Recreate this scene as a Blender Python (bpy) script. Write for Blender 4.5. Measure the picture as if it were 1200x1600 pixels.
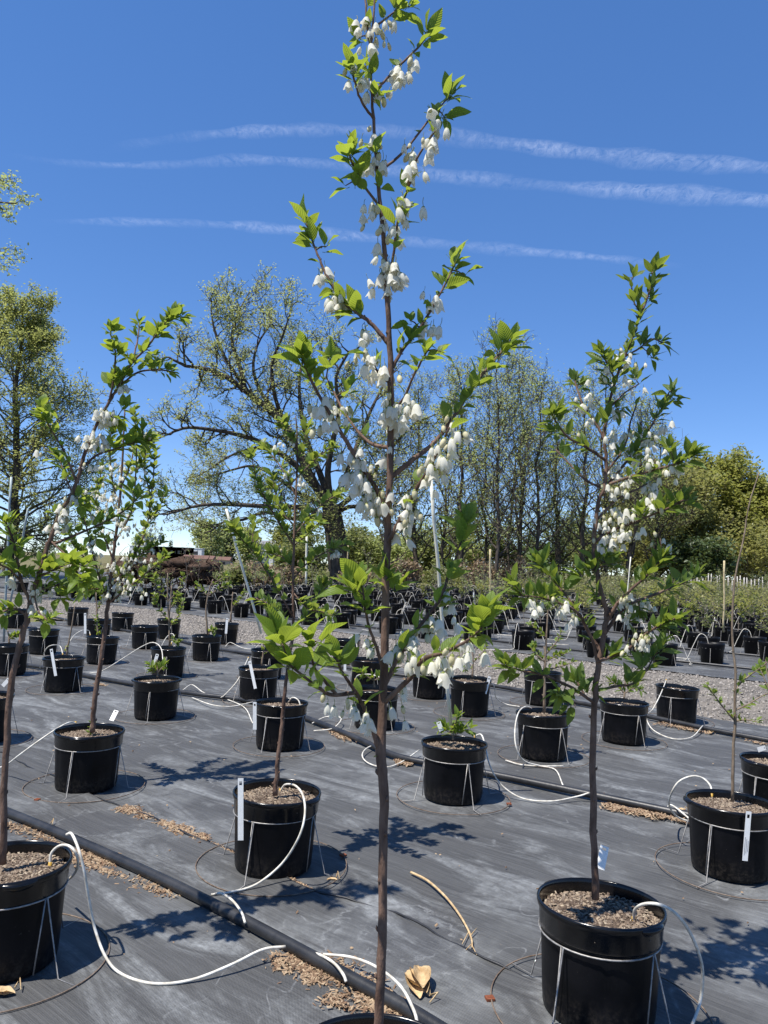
import bpy, math, random
import numpy as np
from mathutils import Vector, Matrix
R = random.Random(7)
NR = np.random.default_rng(11)
S = bpy.context.scene
COL = S.collection
for o in list(bpy.data.objects): bpy.data.objects.remove(o)

# ------------------------------------------------------------------ camera
F = 1180.0; ROLL = math.atan(.04); PITCH = math.atan(84 / 1180.0); CH = 1.48
cr, sr = math.cos(ROLL), math.sin(ROLL); cp, sp = math.cos(PITCH), math.sin(PITCH)
ex = Vector((1, 0, 0)); eu = Vector((0, -sp, cp)); fw = Vector((0, cp, sp))
cR = ex * cr + eu * sr; cU = -ex * sr + eu * cr
cam_d = bpy.data.cameras.new('camera'); cam = bpy.data.objects.new('camera', cam_d); COL.objects.link(cam)
cam_d.sensor_fit = 'VERTICAL'; cam_d.sensor_height = 36; cam_d.lens = F / 1600 * 36
cam_d.clip_start = .02; cam_d.clip_end = 60000
cam.matrix_world = Matrix(((cR.x, cU.x, -fw.x, 0), (cR.y, cU.y, -fw.y, 0), (cR.z, cU.z, -fw.z, CH), (0, 0, 0, 1)))
S.camera = cam
# ------------------------------------------------------------------ world, sun, exposure
SUN = Vector((-.385, -.26, 1)).normalized()
w = bpy.data.worlds.new('World'); S.world = w; w.use_nodes = True
nt = w.node_tree; nt.nodes.clear()
sky = nt.nodes.new('ShaderNodeTexSky'); sky.sky_type = 'NISHITA'; sky.sun_disc = False
sky.sun_elevation = math.asin(SUN.z); sky.sun_rotation = math.atan2(SUN.x, SUN.y) % (2 * math.pi)
sky.altitude = 3000; sky.air_density = .8; sky.dust_density = 0; sky.ozone_density = 2
bg = nt.nodes.new('ShaderNodeBackground'); bg.inputs['Strength'].default_value = .142
hs = nt.nodes.new('ShaderNodeHueSaturation'); hs.inputs['Saturation'].default_value = 1.6
wo = nt.nodes.new('ShaderNodeOutputWorld')
gm = nt.nodes.new('ShaderNodeGamma'); gm.inputs['Gamma'].default_value = .6; hs.inputs['Value'].default_value = 1.8; hs.inputs['Hue'].default_value = .512
nt.links.new(sky.outputs[0], gm.inputs[0]); nt.links.new(gm.outputs[0], hs.inputs['Color']); nt.links.new(hs.outputs[0], bg.inputs[0]); nt.links.new(bg.outputs[0], wo.inputs[0])
sd = bpy.data.lights.new('sun', 'SUN'); sd.energy = 5.0; sd.angle = math.radians(.53); sd.color = (1, .955, .89)
so = bpy.data.objects.new('sun', sd); COL.objects.link(so)
so.rotation_euler = SUN.to_track_quat('Z', 'Y').to_euler()
vs = S.view_settings; vs.view_transform = 'Standard'; vs.look = 'None'; vs.exposure = .55; vs.gamma = 1
S.cycles.max_bounces = 6; S.cycles.transparent_max_bounces = 12

# ------------------------------------------------------------------ pixel helpers (photo measured at 1200 x 1600)
def ray(px, py):
    x = px - 600.0; y = 800.0 - py
    return fw * F + cR * x + cU * y
def at(px, py, Y):                      # point at world depth Y
    r = ray(px, py); return Vector((r.x * Y / r.y, Y, CH + r.z * Y / r.y))
def gp(px, py, z=0.0):                  # point on the level z
    r = ray(px, py); t = (z - CH) / r.z; return Vector((r.x * t, r.y * t, z))
def proj(v):
    d = v - Vector((0, 0, CH)); z = d.dot(fw)
    return 600 + F * d.dot(cR) / z, 800 - F * d.dot(cU) / z
UB = Vector((-.769, .639, 0)); NB = Vector((.639, .769, 0))   # along the beds / across the beds
def bed(s, t, z=0.0): v = UB * s + NB * t; return Vector((v.x, v.y, z))
def tobed(v): return v.dot(UB), v.dot(NB)

# ------------------------------------------------------------------ materials
MATS = {}
def nodes(name):
    m = bpy.data.materials.new(name); m.use_nodes = True; t = m.node_tree; t.nodes.clear()
    out = t.nodes.new('ShaderNodeOutputMaterial'); return m, t, out
def N(t, kind, **kw):
    n = t.nodes.new('ShaderNode' + kind)
    for k, v in kw.items():
        if k in n.inputs: n.inputs[k].default_value = v
        else: setattr(n, k, v)
    return n
def c4(c): return (*c, 1)
def mixc(t, fac, a, b):
    n = t.nodes.new('ShaderNodeMix'); n.data_type = 'RGBA'
    for s_, v in ((0, fac), (6, a), (7, b)):
        if hasattr(v, 'is_linked'): t.links.new(v, n.inputs[s_])
        else: n.inputs[s_].default_value = v if s_ == 0 else c4(v)
    return n.outputs[2]
def ramp(t, inp, lo, hi):
    n = t.nodes.new('ShaderNodeMapRange'); n.inputs[1].default_value = lo; n.inputs[2].default_value = hi
    t.links.new(inp, n.inputs[0]); return n.outputs[0]
def noise(t, vec, scale, detail=4, rough=.6, dist=0):
    n = N(t, 'TexNoise'); n.inputs['Scale'].default_value = scale; n.inputs['Detail'].default_value = detail
    n.inputs['Roughness'].default_value = rough; n.inputs['Distortion'].default_value = dist
    if vec is not None: t.links.new(vec, n.inputs['Vector'])
    return n.outputs['Fac']
def math_(t, op, a, b=None):
    n = t.nodes.new('ShaderNodeMath'); n.operation = op
    for i, v in enumerate((a, b)):
        if v is None: continue
        if hasattr(v, 'is_linked'): t.links.new(v, n.inputs[i])
        else: n.inputs[i].default_value = v
    return n.outputs[0]
def bump(t, h, strength, dist=.01):
    n = N(t, 'Bump'); n.inputs['Strength'].default_value = strength; n.inputs['Distance'].default_value = dist
    t.links.new(h, n.inputs['Height']); return n.outputs[0]
def simple(name, a, b, scale=8, rough=.6, bstr=.2, bscale=None, spec=.4, stretch=None, lo=.35, hi=.65, coord='Object', metal=0):
    m, t, out = nodes(name); tc = N(t, 'TexCoord'); v = tc.outputs[coord]
    if stretch:
        mp = N(t, 'Mapping'); mp.inputs['Scale'].default_value = stretch; t.links.new(v, mp.inputs[0]); v = mp.outputs[0]
    p = N(t, 'BsdfPrincipled'); p.inputs['Roughness'].default_value = rough; p.inputs['Specular IOR Level'].default_value = spec
    p.inputs['Metallic'].default_value = metal
    f = noise(t, v, scale); t.links.new(mixc(t, ramp(t, f, lo, hi), a, b), p.inputs['Base Color'])
    if bstr: t.links.new(bump(t, noise(t, v, bscale or scale * 3), bstr), p.inputs['Normal'])
    t.links.new(p.outputs[0], out.inputs[0]); MATS[name] = m; return m
def leafmat(name, a, b, trans, tcol, per='object', rough=.42, veins=False, spec=.35):
    m, t, out = nodes(name)
    if per == 'object': rnd = N(t, 'ObjectInfo').outputs['Random']
    else: rnd = N(t, 'NewGeometry').outputs['Random Per Island']
    g = N(t, 'TexCoord')
    f = math_(t, 'ADD', math_(t, 'MULTIPLY', rnd, .7), math_(t, 'MULTIPLY', noise(t, g.outputs['Object'], 3 if per != 'object' else 30, 2), .3))
    col = mixc(t, f, a, b)
    p = N(t, 'BsdfPrincipled'); p.inputs['Roughness'].default_value = rough; p.inputs['Specular IOR Level'].default_value = spec
    t.links.new(col, p.inputs['Base Color'])
    tr = N(t, 'BsdfTranslucent'); t.links.new(mixc(t, f, tcol, tuple(x * .75 for x in tcol)), tr.inputs[0])
    if veins:
        uv = N(t, 'UVMap'); sx = N(t, 'SeparateXYZ'); t.links.new(uv.outputs[0], sx.inputs[0])
        au = math_(t, 'ABSOLUTE', math_(t, 'SUBTRACT', sx.outputs[0], .5))
        ph = math_(t, 'SUBTRACT', math_(t, 'MULTIPLY', sx.outputs[1], 56), math_(t, 'MULTIPLY', au, 40))
        wv = math_(t, 'SINE', ph)
        mid = ramp(t, au, 0, .05)
        b_ = bump(t, math_(t, 'ADD', wv, math_(t, 'MULTIPLY', mid, 2)), .32, .0014)
        t.links.new(b_, p.inputs['Normal']); t.links.new(b_, tr.inputs['Normal'])
    mx = N(t, 'MixShader'); mx.inputs[0].default_value = trans
    t.links.new(p.outputs[0], mx.inputs[1]); t.links.new(tr.outputs[0], mx.inputs[2]); t.links.new(mx.outputs[0], out.inputs[0])
    MATS[name] = m; return m
leafmat('leaf', (.10, .17, .022), (.19, .27, .042), .5, (.42, .52, .055), veins=True)
leafmat('leaf_dark', (.075, .13, .024), (.14, .205, .04), .45, (.34, .43, .05), veins=True)
leafmat('leaf_small', (.11, .175, .032), (.2, .265, .052), .48, (.4, .48, .07), veins=False)
leafmat('oak_leaf', (.25, .29, .10), (.42, .44, .17), .58, (.48, .52, .18), per='island')
leafmat('maple_leaf', (.22, .26, .08), (.40, .41, .135), .58, (.47, .5, .15), per='island')
leafmat('grove_leaf', (.25, .29, .105), (.4, .43, .175), .58, (.48, .54, .19), per='island')
leafmat('spring_leaf', (.19, .22, .05), (.36, .35, .085), .5, (.42, .43, .1), per='island')
leafmat('bronze_leaf', (.22, .225, .075), (.36, .345, .12), .55, (.42, .42, .13), per='island')
leafmat('evergreen_leaf', (.05, .08, .03), (.1, .135, .05), .28, (.14, .18, .05), per='island')
leafmat('shrub_leaf', (.12, .145, .045), (.23, .24, .085), .38, (.3, .33, .09), per='island')
leafmat('dry_brush', (.17, .115, .07), (.30, .22, .13), .2, (.28, .2, .12), per='island')
leafmat('petal', (.88, .85, .74), (.92, .9, .8), .5, (.95, .92, .78), rough=.55, spec=.2)
leafmat('bud', (.62, .56, .34), (.76, .70, .46), .25, (.75, .68, .42), rough=.55, spec=.2)
leafmat('calyx', (.2, .24, .06), (.3, .32, .1), .25, (.35, .38, .1))
simple('bark', (.075, .044, .031), (.2, .128, .092), 30, .75, .6, 70, .2, (1, 1, .35))
simple('bark_young', (.12, .085, .055), (.26, .2, .14), 40, .7, .4, 90, .25, (1, 1, .3))
simple('bark_tree', (.045, .037, .03), (.12, .1, .082), 6, .9, .7, 14, .1, (1, 1, .3))
simple('twig', (.14, .115, .09), (.22, .185, .15), 5, .9, 0)
def potmat():
    m, t, out = nodes('pot_plastic'); tc = N(t, 'TexCoord'); v = tc.outputs['Object']; oi = N(t, 'ObjectInfo'); ofs = N(t, 'VectorMath', operation='ADD'); t.links.new(v, ofs.inputs[0])
    cb = N(t, 'CombineXYZ'); t.links.new(math_(t, 'MULTIPLY', oi.outputs['Random'], 40), cb.inputs[0]); t.links.new(cb.outputs[0], ofs.inputs[1]); v2 = ofs.outputs[0]
    p = N(t, 'BsdfPrincipled'); p.inputs['Specular IOR Level'].default_value = .16
    c = mixc(t, ramp(t, noise(t, v2, 6), .35, .65), (.0025, .0027, .0033), (.0065, .0065, .008))
    mp = N(t, 'Mapping'); mp.inputs['Scale'].default_value = (1, 1, .12); t.links.new(v2, mp.inputs[0])
    scuff = ramp(t, noise(t, mp.outputs[0], 60, 4, .7), .6, .78); c = mixc(t, math_(t, 'MULTIPLY', scuff, .3), c, (.02, .02, .022))
    sx = N(t, 'SeparateXYZ'); t.links.new(v, sx.inputs[0]); low = math_(t, 'SUBTRACT', 1.0, ramp(t, sx.outputs[2], .0, .12))
    dirt = math_(t, 'MULTIPLY', low, ramp(t, noise(t, v2, 45, 5, .75), .45, .75)); c = mixc(t, math_(t, 'MULTIPLY', dirt, .7), c, (.09, .075, .058))
    spk = ramp(t, noise(t, v2, 130, 2, .5), .74, .79); c = mixc(t, math_(t, 'MULTIPLY', spk, .6), c, (.14, .12, .1))
    t.links.new(c, p.inputs['Base Color']); rr = N(t, 'MapRange'); rr.inputs[3].default_value = .3; rr.inputs[4].default_value = .55; t.links.new(noise(t, v2, 9), rr.inputs[0]); t.links.new(rr.outputs[0], p.inputs['Roughness'])
    t.links.new(bump(t, noise(t, v2, 25), .06), p.inputs['Normal']); t.links.new(p.outputs[0], out.inputs[0]); MATS['pot_plastic'] = m
potmat()
simple('rim_plastic', (.0025, .0027, .0033), (.006, .006, .007), 7, .2, .04, 30, .42)
simple('far_plastic', (.0035, .0036, .0042), (.009, .009, .011), 3, .42, 0, spec=.18)
simple('wire', (.2, .19, .18), (.38, .365, .34), 40, .5, .1, 90, .4, metal=.45)
simple('wire_rust', (.10, .065, .042), (.22, .17, .13), 30, .7, .3, 90, .3)
simple('rust_plate', (.13, .04, .02), (.24, .08, .04), 60, .85, .4, 200, .2)
simple('white_tube', (.46, .42, .34), (.8, .77, .68), 22, .5, 0, spec=.3)
simple('yellow_fitting', (.42, .25, .04), (.6, .38, .07), 60, .5, 0)
simple('tag_white', (.8, .79, .74), (.88, .87, .82), 20, .45, .05)
simple('print_grey', (.2, .2, .21), (.35, .35, .36), 300, .6, 0)
simple('poly_pipe', (.012, .0125, .014), (.035, .035, .036), 7, .42, .1, 40, .45)
simple('stake_white', (.62, .59, .46), (.8, .77, .64), 10, .55, .1, 60)
simple('stake_metal', (.22, .27, .27), (.4, .45, .44), 12, .5, .1, 60)
simple('bamboo', (.38, .3, .15), (.55, .46, .27), 15, .55, .2, 60)
simple('soil_dark', (.05, .036, .026), (.15, .11, .08), 90, .95, .8, 160, .1)
simple('dry_leaf', (.36, .24, .12), (.56, .42, .24), 25, .7, .5, 60, .2)
simple('siding_white', (.62, .63, .63), (.76, .77, .76), 2, .7, 0)
simple('siding_tan', (.36, .29, .23), (.46, .39, .32), 2, .8, 0)
simple('roof_red', (.12, .065, .05), (.17, .095, .07), 3, .85, 0)
simple('roof_grey', (.16, .16, .17), (.24, .24, .25), 3, .85, 0)
simple('dark_glass', (.02, .025, .03), (.04, .045, .05), 3, .2, 0)
simple('wood_post', (.36, .33, .29), (.5, .47, .42), 8, .8, .1)
simple('root_wood', (.035, .022, .016), (.1, .066, .047), 4, .95, .7, 12, .1)
def chipmat(name, cols):
    m, t, out = nodes(name); rnd = N(t, 'NewGeometry').outputs['Random Per Island']
    r = N(t, 'ValToRGB'); e = r.color_ramp.elements
    while len(e) < len(cols): e.new(.5)
    for i, c in enumerate(cols): e[i].position = i / max(1, len(cols) - 1); e[i].color = c4(c)
    t.links.new(rnd, r.inputs[0]); p = N(t, 'BsdfPrincipled'); p.inputs['Roughness'].default_value = .85
    p.inputs['Specular IOR Level'].default_value = .25
    t.links.new(r.outputs[0], p.inputs['Base Color']); t.links.new(p.outputs[0], out.inputs[0]); MATS[name] = m
chipmat('bark_chips', [(.05, .035, .026), (.1, .072, .052), (.17, .125, .09), (.3, .235, .165), (.13, .1, .08), (.4, .33, .24)])
chipmat('litter_chips', [(.09, .055, .035), (.18, .115, .07), (.3, .21, .13), (.38, .29, .19), (.15, .08, .045)])
chipmat('gravel_stones', [(.1, .092, .084), (.18, .164, .146), (.25, .226, .198), (.29, .262, .23), (.14, .128, .118), (.36, .33, .29)])

FOFS = (7, 4, 0)
def fabric(name, rings):
    m, t, out = nodes(name); g = N(t, 'NewGeometry'); pos = g.outputs['Position']
    mp = N(t, 'Mapping'); mp.inputs['Rotation'].default_value = (0, 0, math.radians(39.7)); mp.inputs['Location'].default_value = FOFS; t.links.new(pos, mp.inputs[0]); v = mp.outputs[0]
    ms = N(t, 'Mapping'); ms.inputs['Scale'].default_value = (.35, 5, 1); t.links.new(v, ms.inputs[0])
    p = N(t, 'BsdfPrincipled'); p.inputs['Specular IOR Level'].default_value = .35
    big = noise(t, v, .9, 5, .6, .4); streak = noise(t, ms.outputs[0], 2.2, 6, .7); mid = noise(t, v, 6, 6, .65, .3); fine = noise(t, v, 140, 2, .7)
    col = mixc(t, ramp(t, streak, .25, .75), (.034, .0345, .0345), (.08, .081, .079))
    mt_ = N(t, 'Mapping'); mt_.inputs['Scale'].default_value = (.5, 30, 1); t.links.new(v, mt_.inputs[0]); thread = noise(t, mt_.outputs[0], 3.0, 5, .75)
    mu_ = N(t, 'Mapping'); mu_.inputs['Scale'].default_value = (30, .6, 1); t.links.new(v, mu_.inputs[0]); cross = noise(t, mu_.outputs[0], 4.0, 3, .7)
    col = mixc(t, math_(t, 'MULTIPLY', ramp(t, thread, .44, .7), .75), col, (.135, .135, .133))
    col = mixc(t, math_(t, 'MULTIPLY', ramp(t, cross, .5, .8), .3), col, (.03, .03, .031))
    col = mixc(t, math_(t, 'MULTIPLY', ramp(t, fine, .3, .8), .45), col, (.088, .0875, .087))
    # pale mineral film left by dried puddles
    film = math_(t, 'MULTIPLY', ramp(t, big, .5, .66), ramp(t, mid, .3, .68))
    col = mixc(t, math_(t, 'MULTIPLY', film, .7), col, (.215, .222, .22))
    # tide lines: contour rings of a warped noise
    n2 = noise(t, v, 1.15, 3, .55, .6)
    line = math_(t, 'ABSOLUTE', math_(t, 'SUBTRACT', n2, .585))
    ln = math_(t, 'MULTIPLY', math_(t, 'SUBTRACT', 1.0, ramp(t, line, 0, .007)), ramp(t, noise(t, v, 9, 4, .7), .46, .7))
    tot = ln
    wob = math_(t, 'MULTIPLY', math_(t, 'SUBTRACT', noise(t, v, 5.5, 7, .68), .5), .3)
    for (cx, cy, rx, amp) in rings:
        d = N(t, 'VectorMath', operation='DISTANCE'); t.links.new(pos, d.inputs[0]); d.inputs[1].default_value = (cx, cy, 0)
        dd = math_(t, 'ADD', d.outputs['Value'], wob)
        e = math_(t, 'ABSOLUTE', math_(t, 'SUBTRACT', dd, rx))
        rg = math_(t, 'MULTIPLY', math_(t, 'SUBTRACT', 1.0, ramp(t, e, .0, .014)), ramp(t, noise(t, v, 17, 6, .8), .44, .7))
        tot = math_(t, 'MAXIMUM', tot, math_(t, 'MULTIPLY', rg, amp))
        ins = math_(t, 'SUBTRACT', 1.0, ramp(t, dd, rx - .03, rx))
        col = mixc(t, math_(t, 'MULTIPLY', ins, .3 * amp), col, (.05, .051, .055))
    mz = N(t, 'Mapping'); mz.inputs['Scale'].default_value = (.8, 2.4, 1); mz.inputs['Location'].default_value = (3.1, 7.7, 0); t.links.new(v, mz.inputs[0])
    wash = math_(t, 'MULTIPLY', ramp(t, noise(t, mz.outputs[0], 1.6, 7, .7, .9), .5, .74), ramp(t, noise(t, v, 24, 4, .7), .2, .7)); col = mixc(t, math_(t, 'MULTIPLY', wash, .9), col, (.36, .375, .375))
    col = mixc(t, math_(t, 'MULTIPLY', tot, .6), col, (.37, .38, .38))
    specks = ramp(t, noise(t, v, 55, 2, .5), .73, .79)
    col = mixc(t, math_(t, 'MULTIPLY', specks, .5), col, (.2, .17, .14))
    t.links.new(col, p.inputs['Base Color'])
    t.links.new(ramp(t, mid, .2, .8), p.inputs['Roughness']); p.inputs['Roughness'].default_value = .6
    rr = N(t, 'MapRange'); rr.inputs[3].default_value = .5; rr.inputs[4].default_value = .75; t.links.new(mid, rr.inputs[0]); t.links.new(rr.outputs[0], p.inputs['Roughness'])
    sx = N(t, 'SeparateXYZ'); t.links.new(v, sx.inputs[0])
    wv = math_(t, 'MULTIPLY', math_(t, 'SINE', math_(t, 'MULTIPLY', sx.outputs[0], 900)), math_(t, 'SINE', math_(t, 'MULTIPLY', sx.outputs[1], 900)))
    h = math_(t, 'ADD', math_(t, 'MULTIPLY', wv, .25), math_(t, 'ADD', math_(t, 'MULTIPLY', fine, .5), math_(t, 'ADD', math_(t, 'MULTIPLY', streak, 1.5), math_(t, 'MULTIPLY', thread, 1.0))))
    t.links.new(bump(t, h, .7, .005), p.inputs['Normal'])
    t.links.new(p.outputs[0], out.inputs[0]); MATS[name] = m
r1 = gp(622, 1462); r2 = gp(640, 1460); r3 = gp(1010, 1250); r4 = gp(160, 1285); r5 = gp(330, 1250)
fabric('fabric_near', [(r1.x, r1.y, .30, 1), (r2.x, r2.y, .19, .9), (r3.x, r3.y, .3, .8), (r4.x, r4.y, .22, .9), (r5.x, r5.y, .36, .55)])
fabric('fabric_far', [])
def groundmat():
    m, t, out = nodes('field'); g = N(t, 'NewGeometry'); pos = g.outputs['Position']
    p = N(t, 'BsdfPrincipled'); p.inputs['Roughness'].default_value = .95; p.inputs['Specular IOR Level'].default_value = .1
    c = mixc(t, ramp(t, noise(t, pos, .12, 5), .35, .65), (.10, .105, .04), (.19, .165, .085))
    c = mixc(t, ramp(t, noise(t, pos, 2.5, 4), .4, .7), c, (.15, .13, .075))
    t.links.new(c, p.inputs['Base Color']); t.links.new(bump(t, noise(t, pos, 6, 4), .8, .1), p.inputs['Normal'])
    t.links.new(p.outputs[0], out.inputs[0]); MATS['field'] = m
    m, t, out = nodes('gravel_bed'); g = N(t, 'NewGeometry'); pos = g.outputs['Position']
    p = N(t, 'BsdfPrincipled'); p.inputs['Roughness'].default_value = .95; p.inputs['Specular IOR Level'].default_value = .1
    vo = N(t, 'TexVoronoi'); vo.inputs['Scale'].default_value = 38; t.links.new(pos, vo.inputs['Vector'])
    c = mixc(t, ramp(t, vo.outputs['Distance'], .1, .7), (.25, .23, .2), (.11, .1, .09))
    c = mixc(t, ramp(t, noise(t, pos, .8, 5), .4, .65), c, (.27, .24, .2))
    c = mixc(t, ramp(t, noise(t, pos, 30, 3, .7), .4, .7), c, (.14, .127, .112))
    t.links.new(c, p.inputs['Base Color']); t.links.new(bump(t, vo.outputs['Distance'], .8, .02), p.inputs['Normal'])
    t.links.new(p.outputs[0], out.inputs[0]); MATS['gravel_bed'] = m
    m, t, out = nodes('contrail_ice'); tc = N(t, 'TexCoord'); at_ = N(t, 'Attribute', attribute_name='ice')
    mp = N(t, 'Mapping'); mp.inputs['Scale'].default_value = (.001, .0005, .001); t.links.new(tc.outputs['Object'], mp.inputs[0])
    a = noise(t, mp.outputs[0], 4.5, 9, .7, 1.2); b = noise(t, mp.outputs[0], .55, 3, .5)
    al = math_(t, 'MULTIPLY', at_.outputs['Fac'], math_(t, 'MULTIPLY', ramp(t, a, .33, .74), ramp(t, b, .15, .5)))
    d = N(t, 'BsdfDiffuse'); d.inputs[0].default_value = (.8, .82, .85, 1)
    tl = N(t, 'BsdfTranslucent'); tl.inputs[0].default_value = (.8, .82, .85, 1)
    ad = N(t, 'MixShader'); ad.inputs[0].default_value = .85; t.links.new(d.outputs[0], ad.inputs[1]); t.links.new(tl.outputs[0], ad.inputs[2])
    tr = N(t, 'BsdfTransparent'); mx = N(t, 'MixShader')
    t.links.new(al, mx.inputs[0]); t.links.new(tr.outputs[0], mx.inputs[1]); t.links.new(ad.outputs[0], mx.inputs[2]); t.links.new(mx.outputs[0], out.inputs[0]); MATS['contrail_ice'] = m
groundmat()

# ------------------------------------------------------------------ mesh helpers
class MB:
    def __init__(s): s.v = []; s.f = []; s.m = []
    def add(s, v, f, mi=0):
        o = len(s.v); s.v += [tuple(x) for x in v]; s.f += [tuple(i + o for i in q) for q in f]; s.m += [mi] * len(f)
    def tube(s, pts, rad, n=6, mi=0, cap=True):
        pts = [Vector(p) for p in pts]; k = len(pts)
        if not hasattr(rad, '__len__'): rad = [rad] * k
        o = len(s.v); d = (pts[1] - pts[0]).normalized()
        a = d.orthogonal().normalized()
        for i in range(k):
            d = (pts[min(i + 1, k - 1)] - pts[max(i - 1, 0)])
            d = d.normalized() if d.length > 1e-9 else Vector((0, 0, 1))
            a = (a - d * a.dot(d)); a = a.normalized() if a.length > 1e-6 else d.orthogonal().normalized(); b = d.cross(a)
            for j in range(n):
                t = 2 * math.pi * j / n; q = pts[i] + (a * math.cos(t) + b * math.sin(t)) * rad[i]; s.v.append((q.x, q.y, q.z))
        for i in range(k - 1):
            for j in range(n):
                j2 = (j + 1) % n; s.f.append((o + i * n + j, o + i * n + j2, o + (i + 1) * n + j2, o + (i + 1) * n + j)); s.m.append(mi)
        if cap:
            s.f.append(tuple(o + j for j in reversed(range(n)))); s.m.append(mi)
            s.f.append(tuple(o + (k - 1) * n + j for j in range(n))); s.m.append(mi)
    def lathe(s, prof, n=32, mi=0, flute=None):
        o = len(s.v); k = len(prof)
        for (r, z) in prof:
            for j in range(n):
                t = 2 * math.pi * j / n; rr = r * (flute(j, z) if flute else 1); s.v.append((rr * math.cos(t), rr * math.sin(t), z))
        for i in range(k - 1):
            for j in range(n):
                j2 = (j + 1) % n; s.f.append((o + i * n + j, o + i * n + j2, o + (i + 1) * n + j2, o + (i + 1) * n + j)); s.m.append(mi)
        return o
    def ring(s, r, z, wr, n=32, k=6, mi=0, wob=0, cx=0, cy=0):
        pts = []
        o = len(s.v)
        ph = R.random() * 6
        for j in range(n):
            t = 2 * math.pi * j / n; rr = r * (1 + wob * math.sin(3 * t + ph)); zz = z + wob * .12 * (1 + math.sin(2 * t + ph))
            for i in range(k):
                q = 2 * math.pi * i / k; s.v.append((cx + (rr + wr * math.cos(q)) * math.cos(t), cy + (rr + wr * math.cos(q)) * math.sin(t), zz + wr * math.sin(q)))
        for j in range(n):
            j2 = (j + 1) % n
            for i in range(k):
                i2 = (i + 1) % k; s.f.append((o + j * k + i, o + j2 * k + i, o + j2 * k + i2, o + j * k + i2)); s.m.append(mi)
    def box(s, c, d, mi=0, rz=0):
        x, y, z = d[0] / 2, d[1] / 2, d[2] / 2; ca, sa = math.cos(rz), math.sin(rz)
        v = [(c[0] + (a * x) * ca - (b * y) * sa, c[1] + (a * x) * sa + (b * y) * ca, c[2] + e * z) for a, b, e in
             [(-1, -1, -1), (1, -1, -1), (1, 1, -1), (-1, 1, -1), (-1, -1, 1), (1, -1, 1), (1, 1, 1), (-1, 1, 1)]]
        s.add(v, [(0, 3, 2, 1), (4, 5, 6, 7), (0, 1, 5, 4), (1, 2, 6, 5), (2, 3, 7, 6), (3, 0, 4, 7)], mi)
    def mesh(s, name, mats, smooth=True):
        me = bpy.data.meshes.new(name); me.from_pydata(s.v, [], s.f)
        for m in (mats if isinstance(mats, (list, tuple)) else [mats]): me.materials.append(MATS[m])
        if len(me.materials) > 1: me.polygons.foreach_set('material_index', s.m)
        if smooth: me.polygons.foreach_set('use_smooth', [True] * len(me.polygons))
        me.update(); return me
    def build(s, name, mats, parent=None, smooth=True): return obj(name, s.mesh(name, mats, smooth), parent)
def obj(name, me, parent=None, mw=None):
    o = bpy.data.objects.new(name, me); COL.objects.link(o)
    if parent is not None: o.parent = parent
    if mw is not None: o.matrix_local = mw
    return o
def tag(o, label=None, cat=None, group=None, kind=None):
    for k, v in (('label', label), ('category', cat), ('group', group), ('kind', kind)):
        if v: o[k] = v
    return o
def empty(name, loc=(0, 0, 0), rz=0):
    o = bpy.data.objects.new(name, None); COL.objects.link(o); o.location = loc; o.rotation_euler = (0, 0, rz); o.empty_display_size = .1; return o
def copy_tree(o, parent=None):
    c = o.copy(); COL.objects.link(c); c.parent = parent
    for ch in list(o.children): copy_tree(ch, c)
    return c
def crom(pts, k=6):
    P = [Vector(p) for p in pts]; P = [P[0] * 2 - P[1]] + P + [P[-1] * 2 - P[-2]]; out = []
    for i in range(1, len(P) - 2):
        a, b, c, d = P[i - 1:i + 3]
        for j in range(k):
            t = j / k; out.append(.5 * ((2 * b) + (c - a) * t + (2 * a - 5 * b + 4 * c - d) * t * t + (3 * b - a - 3 * c + d) * t ** 3))
    out.append(P[-2]); return out
def npmesh(name, verts, faces4, mat):     # big quad soups
    me = bpy.data.meshes.new(name); nv = len(verts); nf = len(faces4); k = faces4.shape[1]
    me.vertices.add(nv); me.vertices.foreach_set('co', np.asarray(verts, np.float32).ravel())
    me.loops.add(nf * k); me.loops.foreach_set('vertex_index', faces4.astype(np.int32).ravel())
    me.polygons.add(nf); me.polygons.foreach_set('loop_start', np.arange(0, nf * k, k, dtype=np.int32))
    me.materials.append(MATS[mat]); me.update(calc_edges=True); return me
def leafsoup(P, size, flat=.5, aspect=.55, rng=NR):
    """one bent leaf (two triangles folded on the midrib) at every point of P"""
    n = len(P); d = rng.normal(size=(n, 3)); d[:, 2] *= .6; d /= np.linalg.norm(d, axis=1)[:, None]
    up = np.tile([0, 0, 1.], (n, 1)) + rng.normal(size=(n, 3)) * flat
    sd_ = np.cross(d, up); sd_ /= np.linalg.norm(sd_, axis=1)[:, None] + 1e-9; nn = np.cross(sd_, d)
    L = size * rng.uniform(.6, 1.35, n)[:, None]; W = L * aspect * .5
    a = P; b = P + d * L * .5 + sd_ * W + nn * L * .12; c = P + d * L; e = P + d * L * .5 - sd_ * W + nn * L * .12
    V_ = np.stack([a, b, c, e], 1).reshape(-1, 3); i = np.arange(n)[:, None] * 4
    Fq = np.concatenate([i + [0, 1, 2], i + [0, 2, 3]], 1).reshape(-1, 3); return V_, Fq
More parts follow.
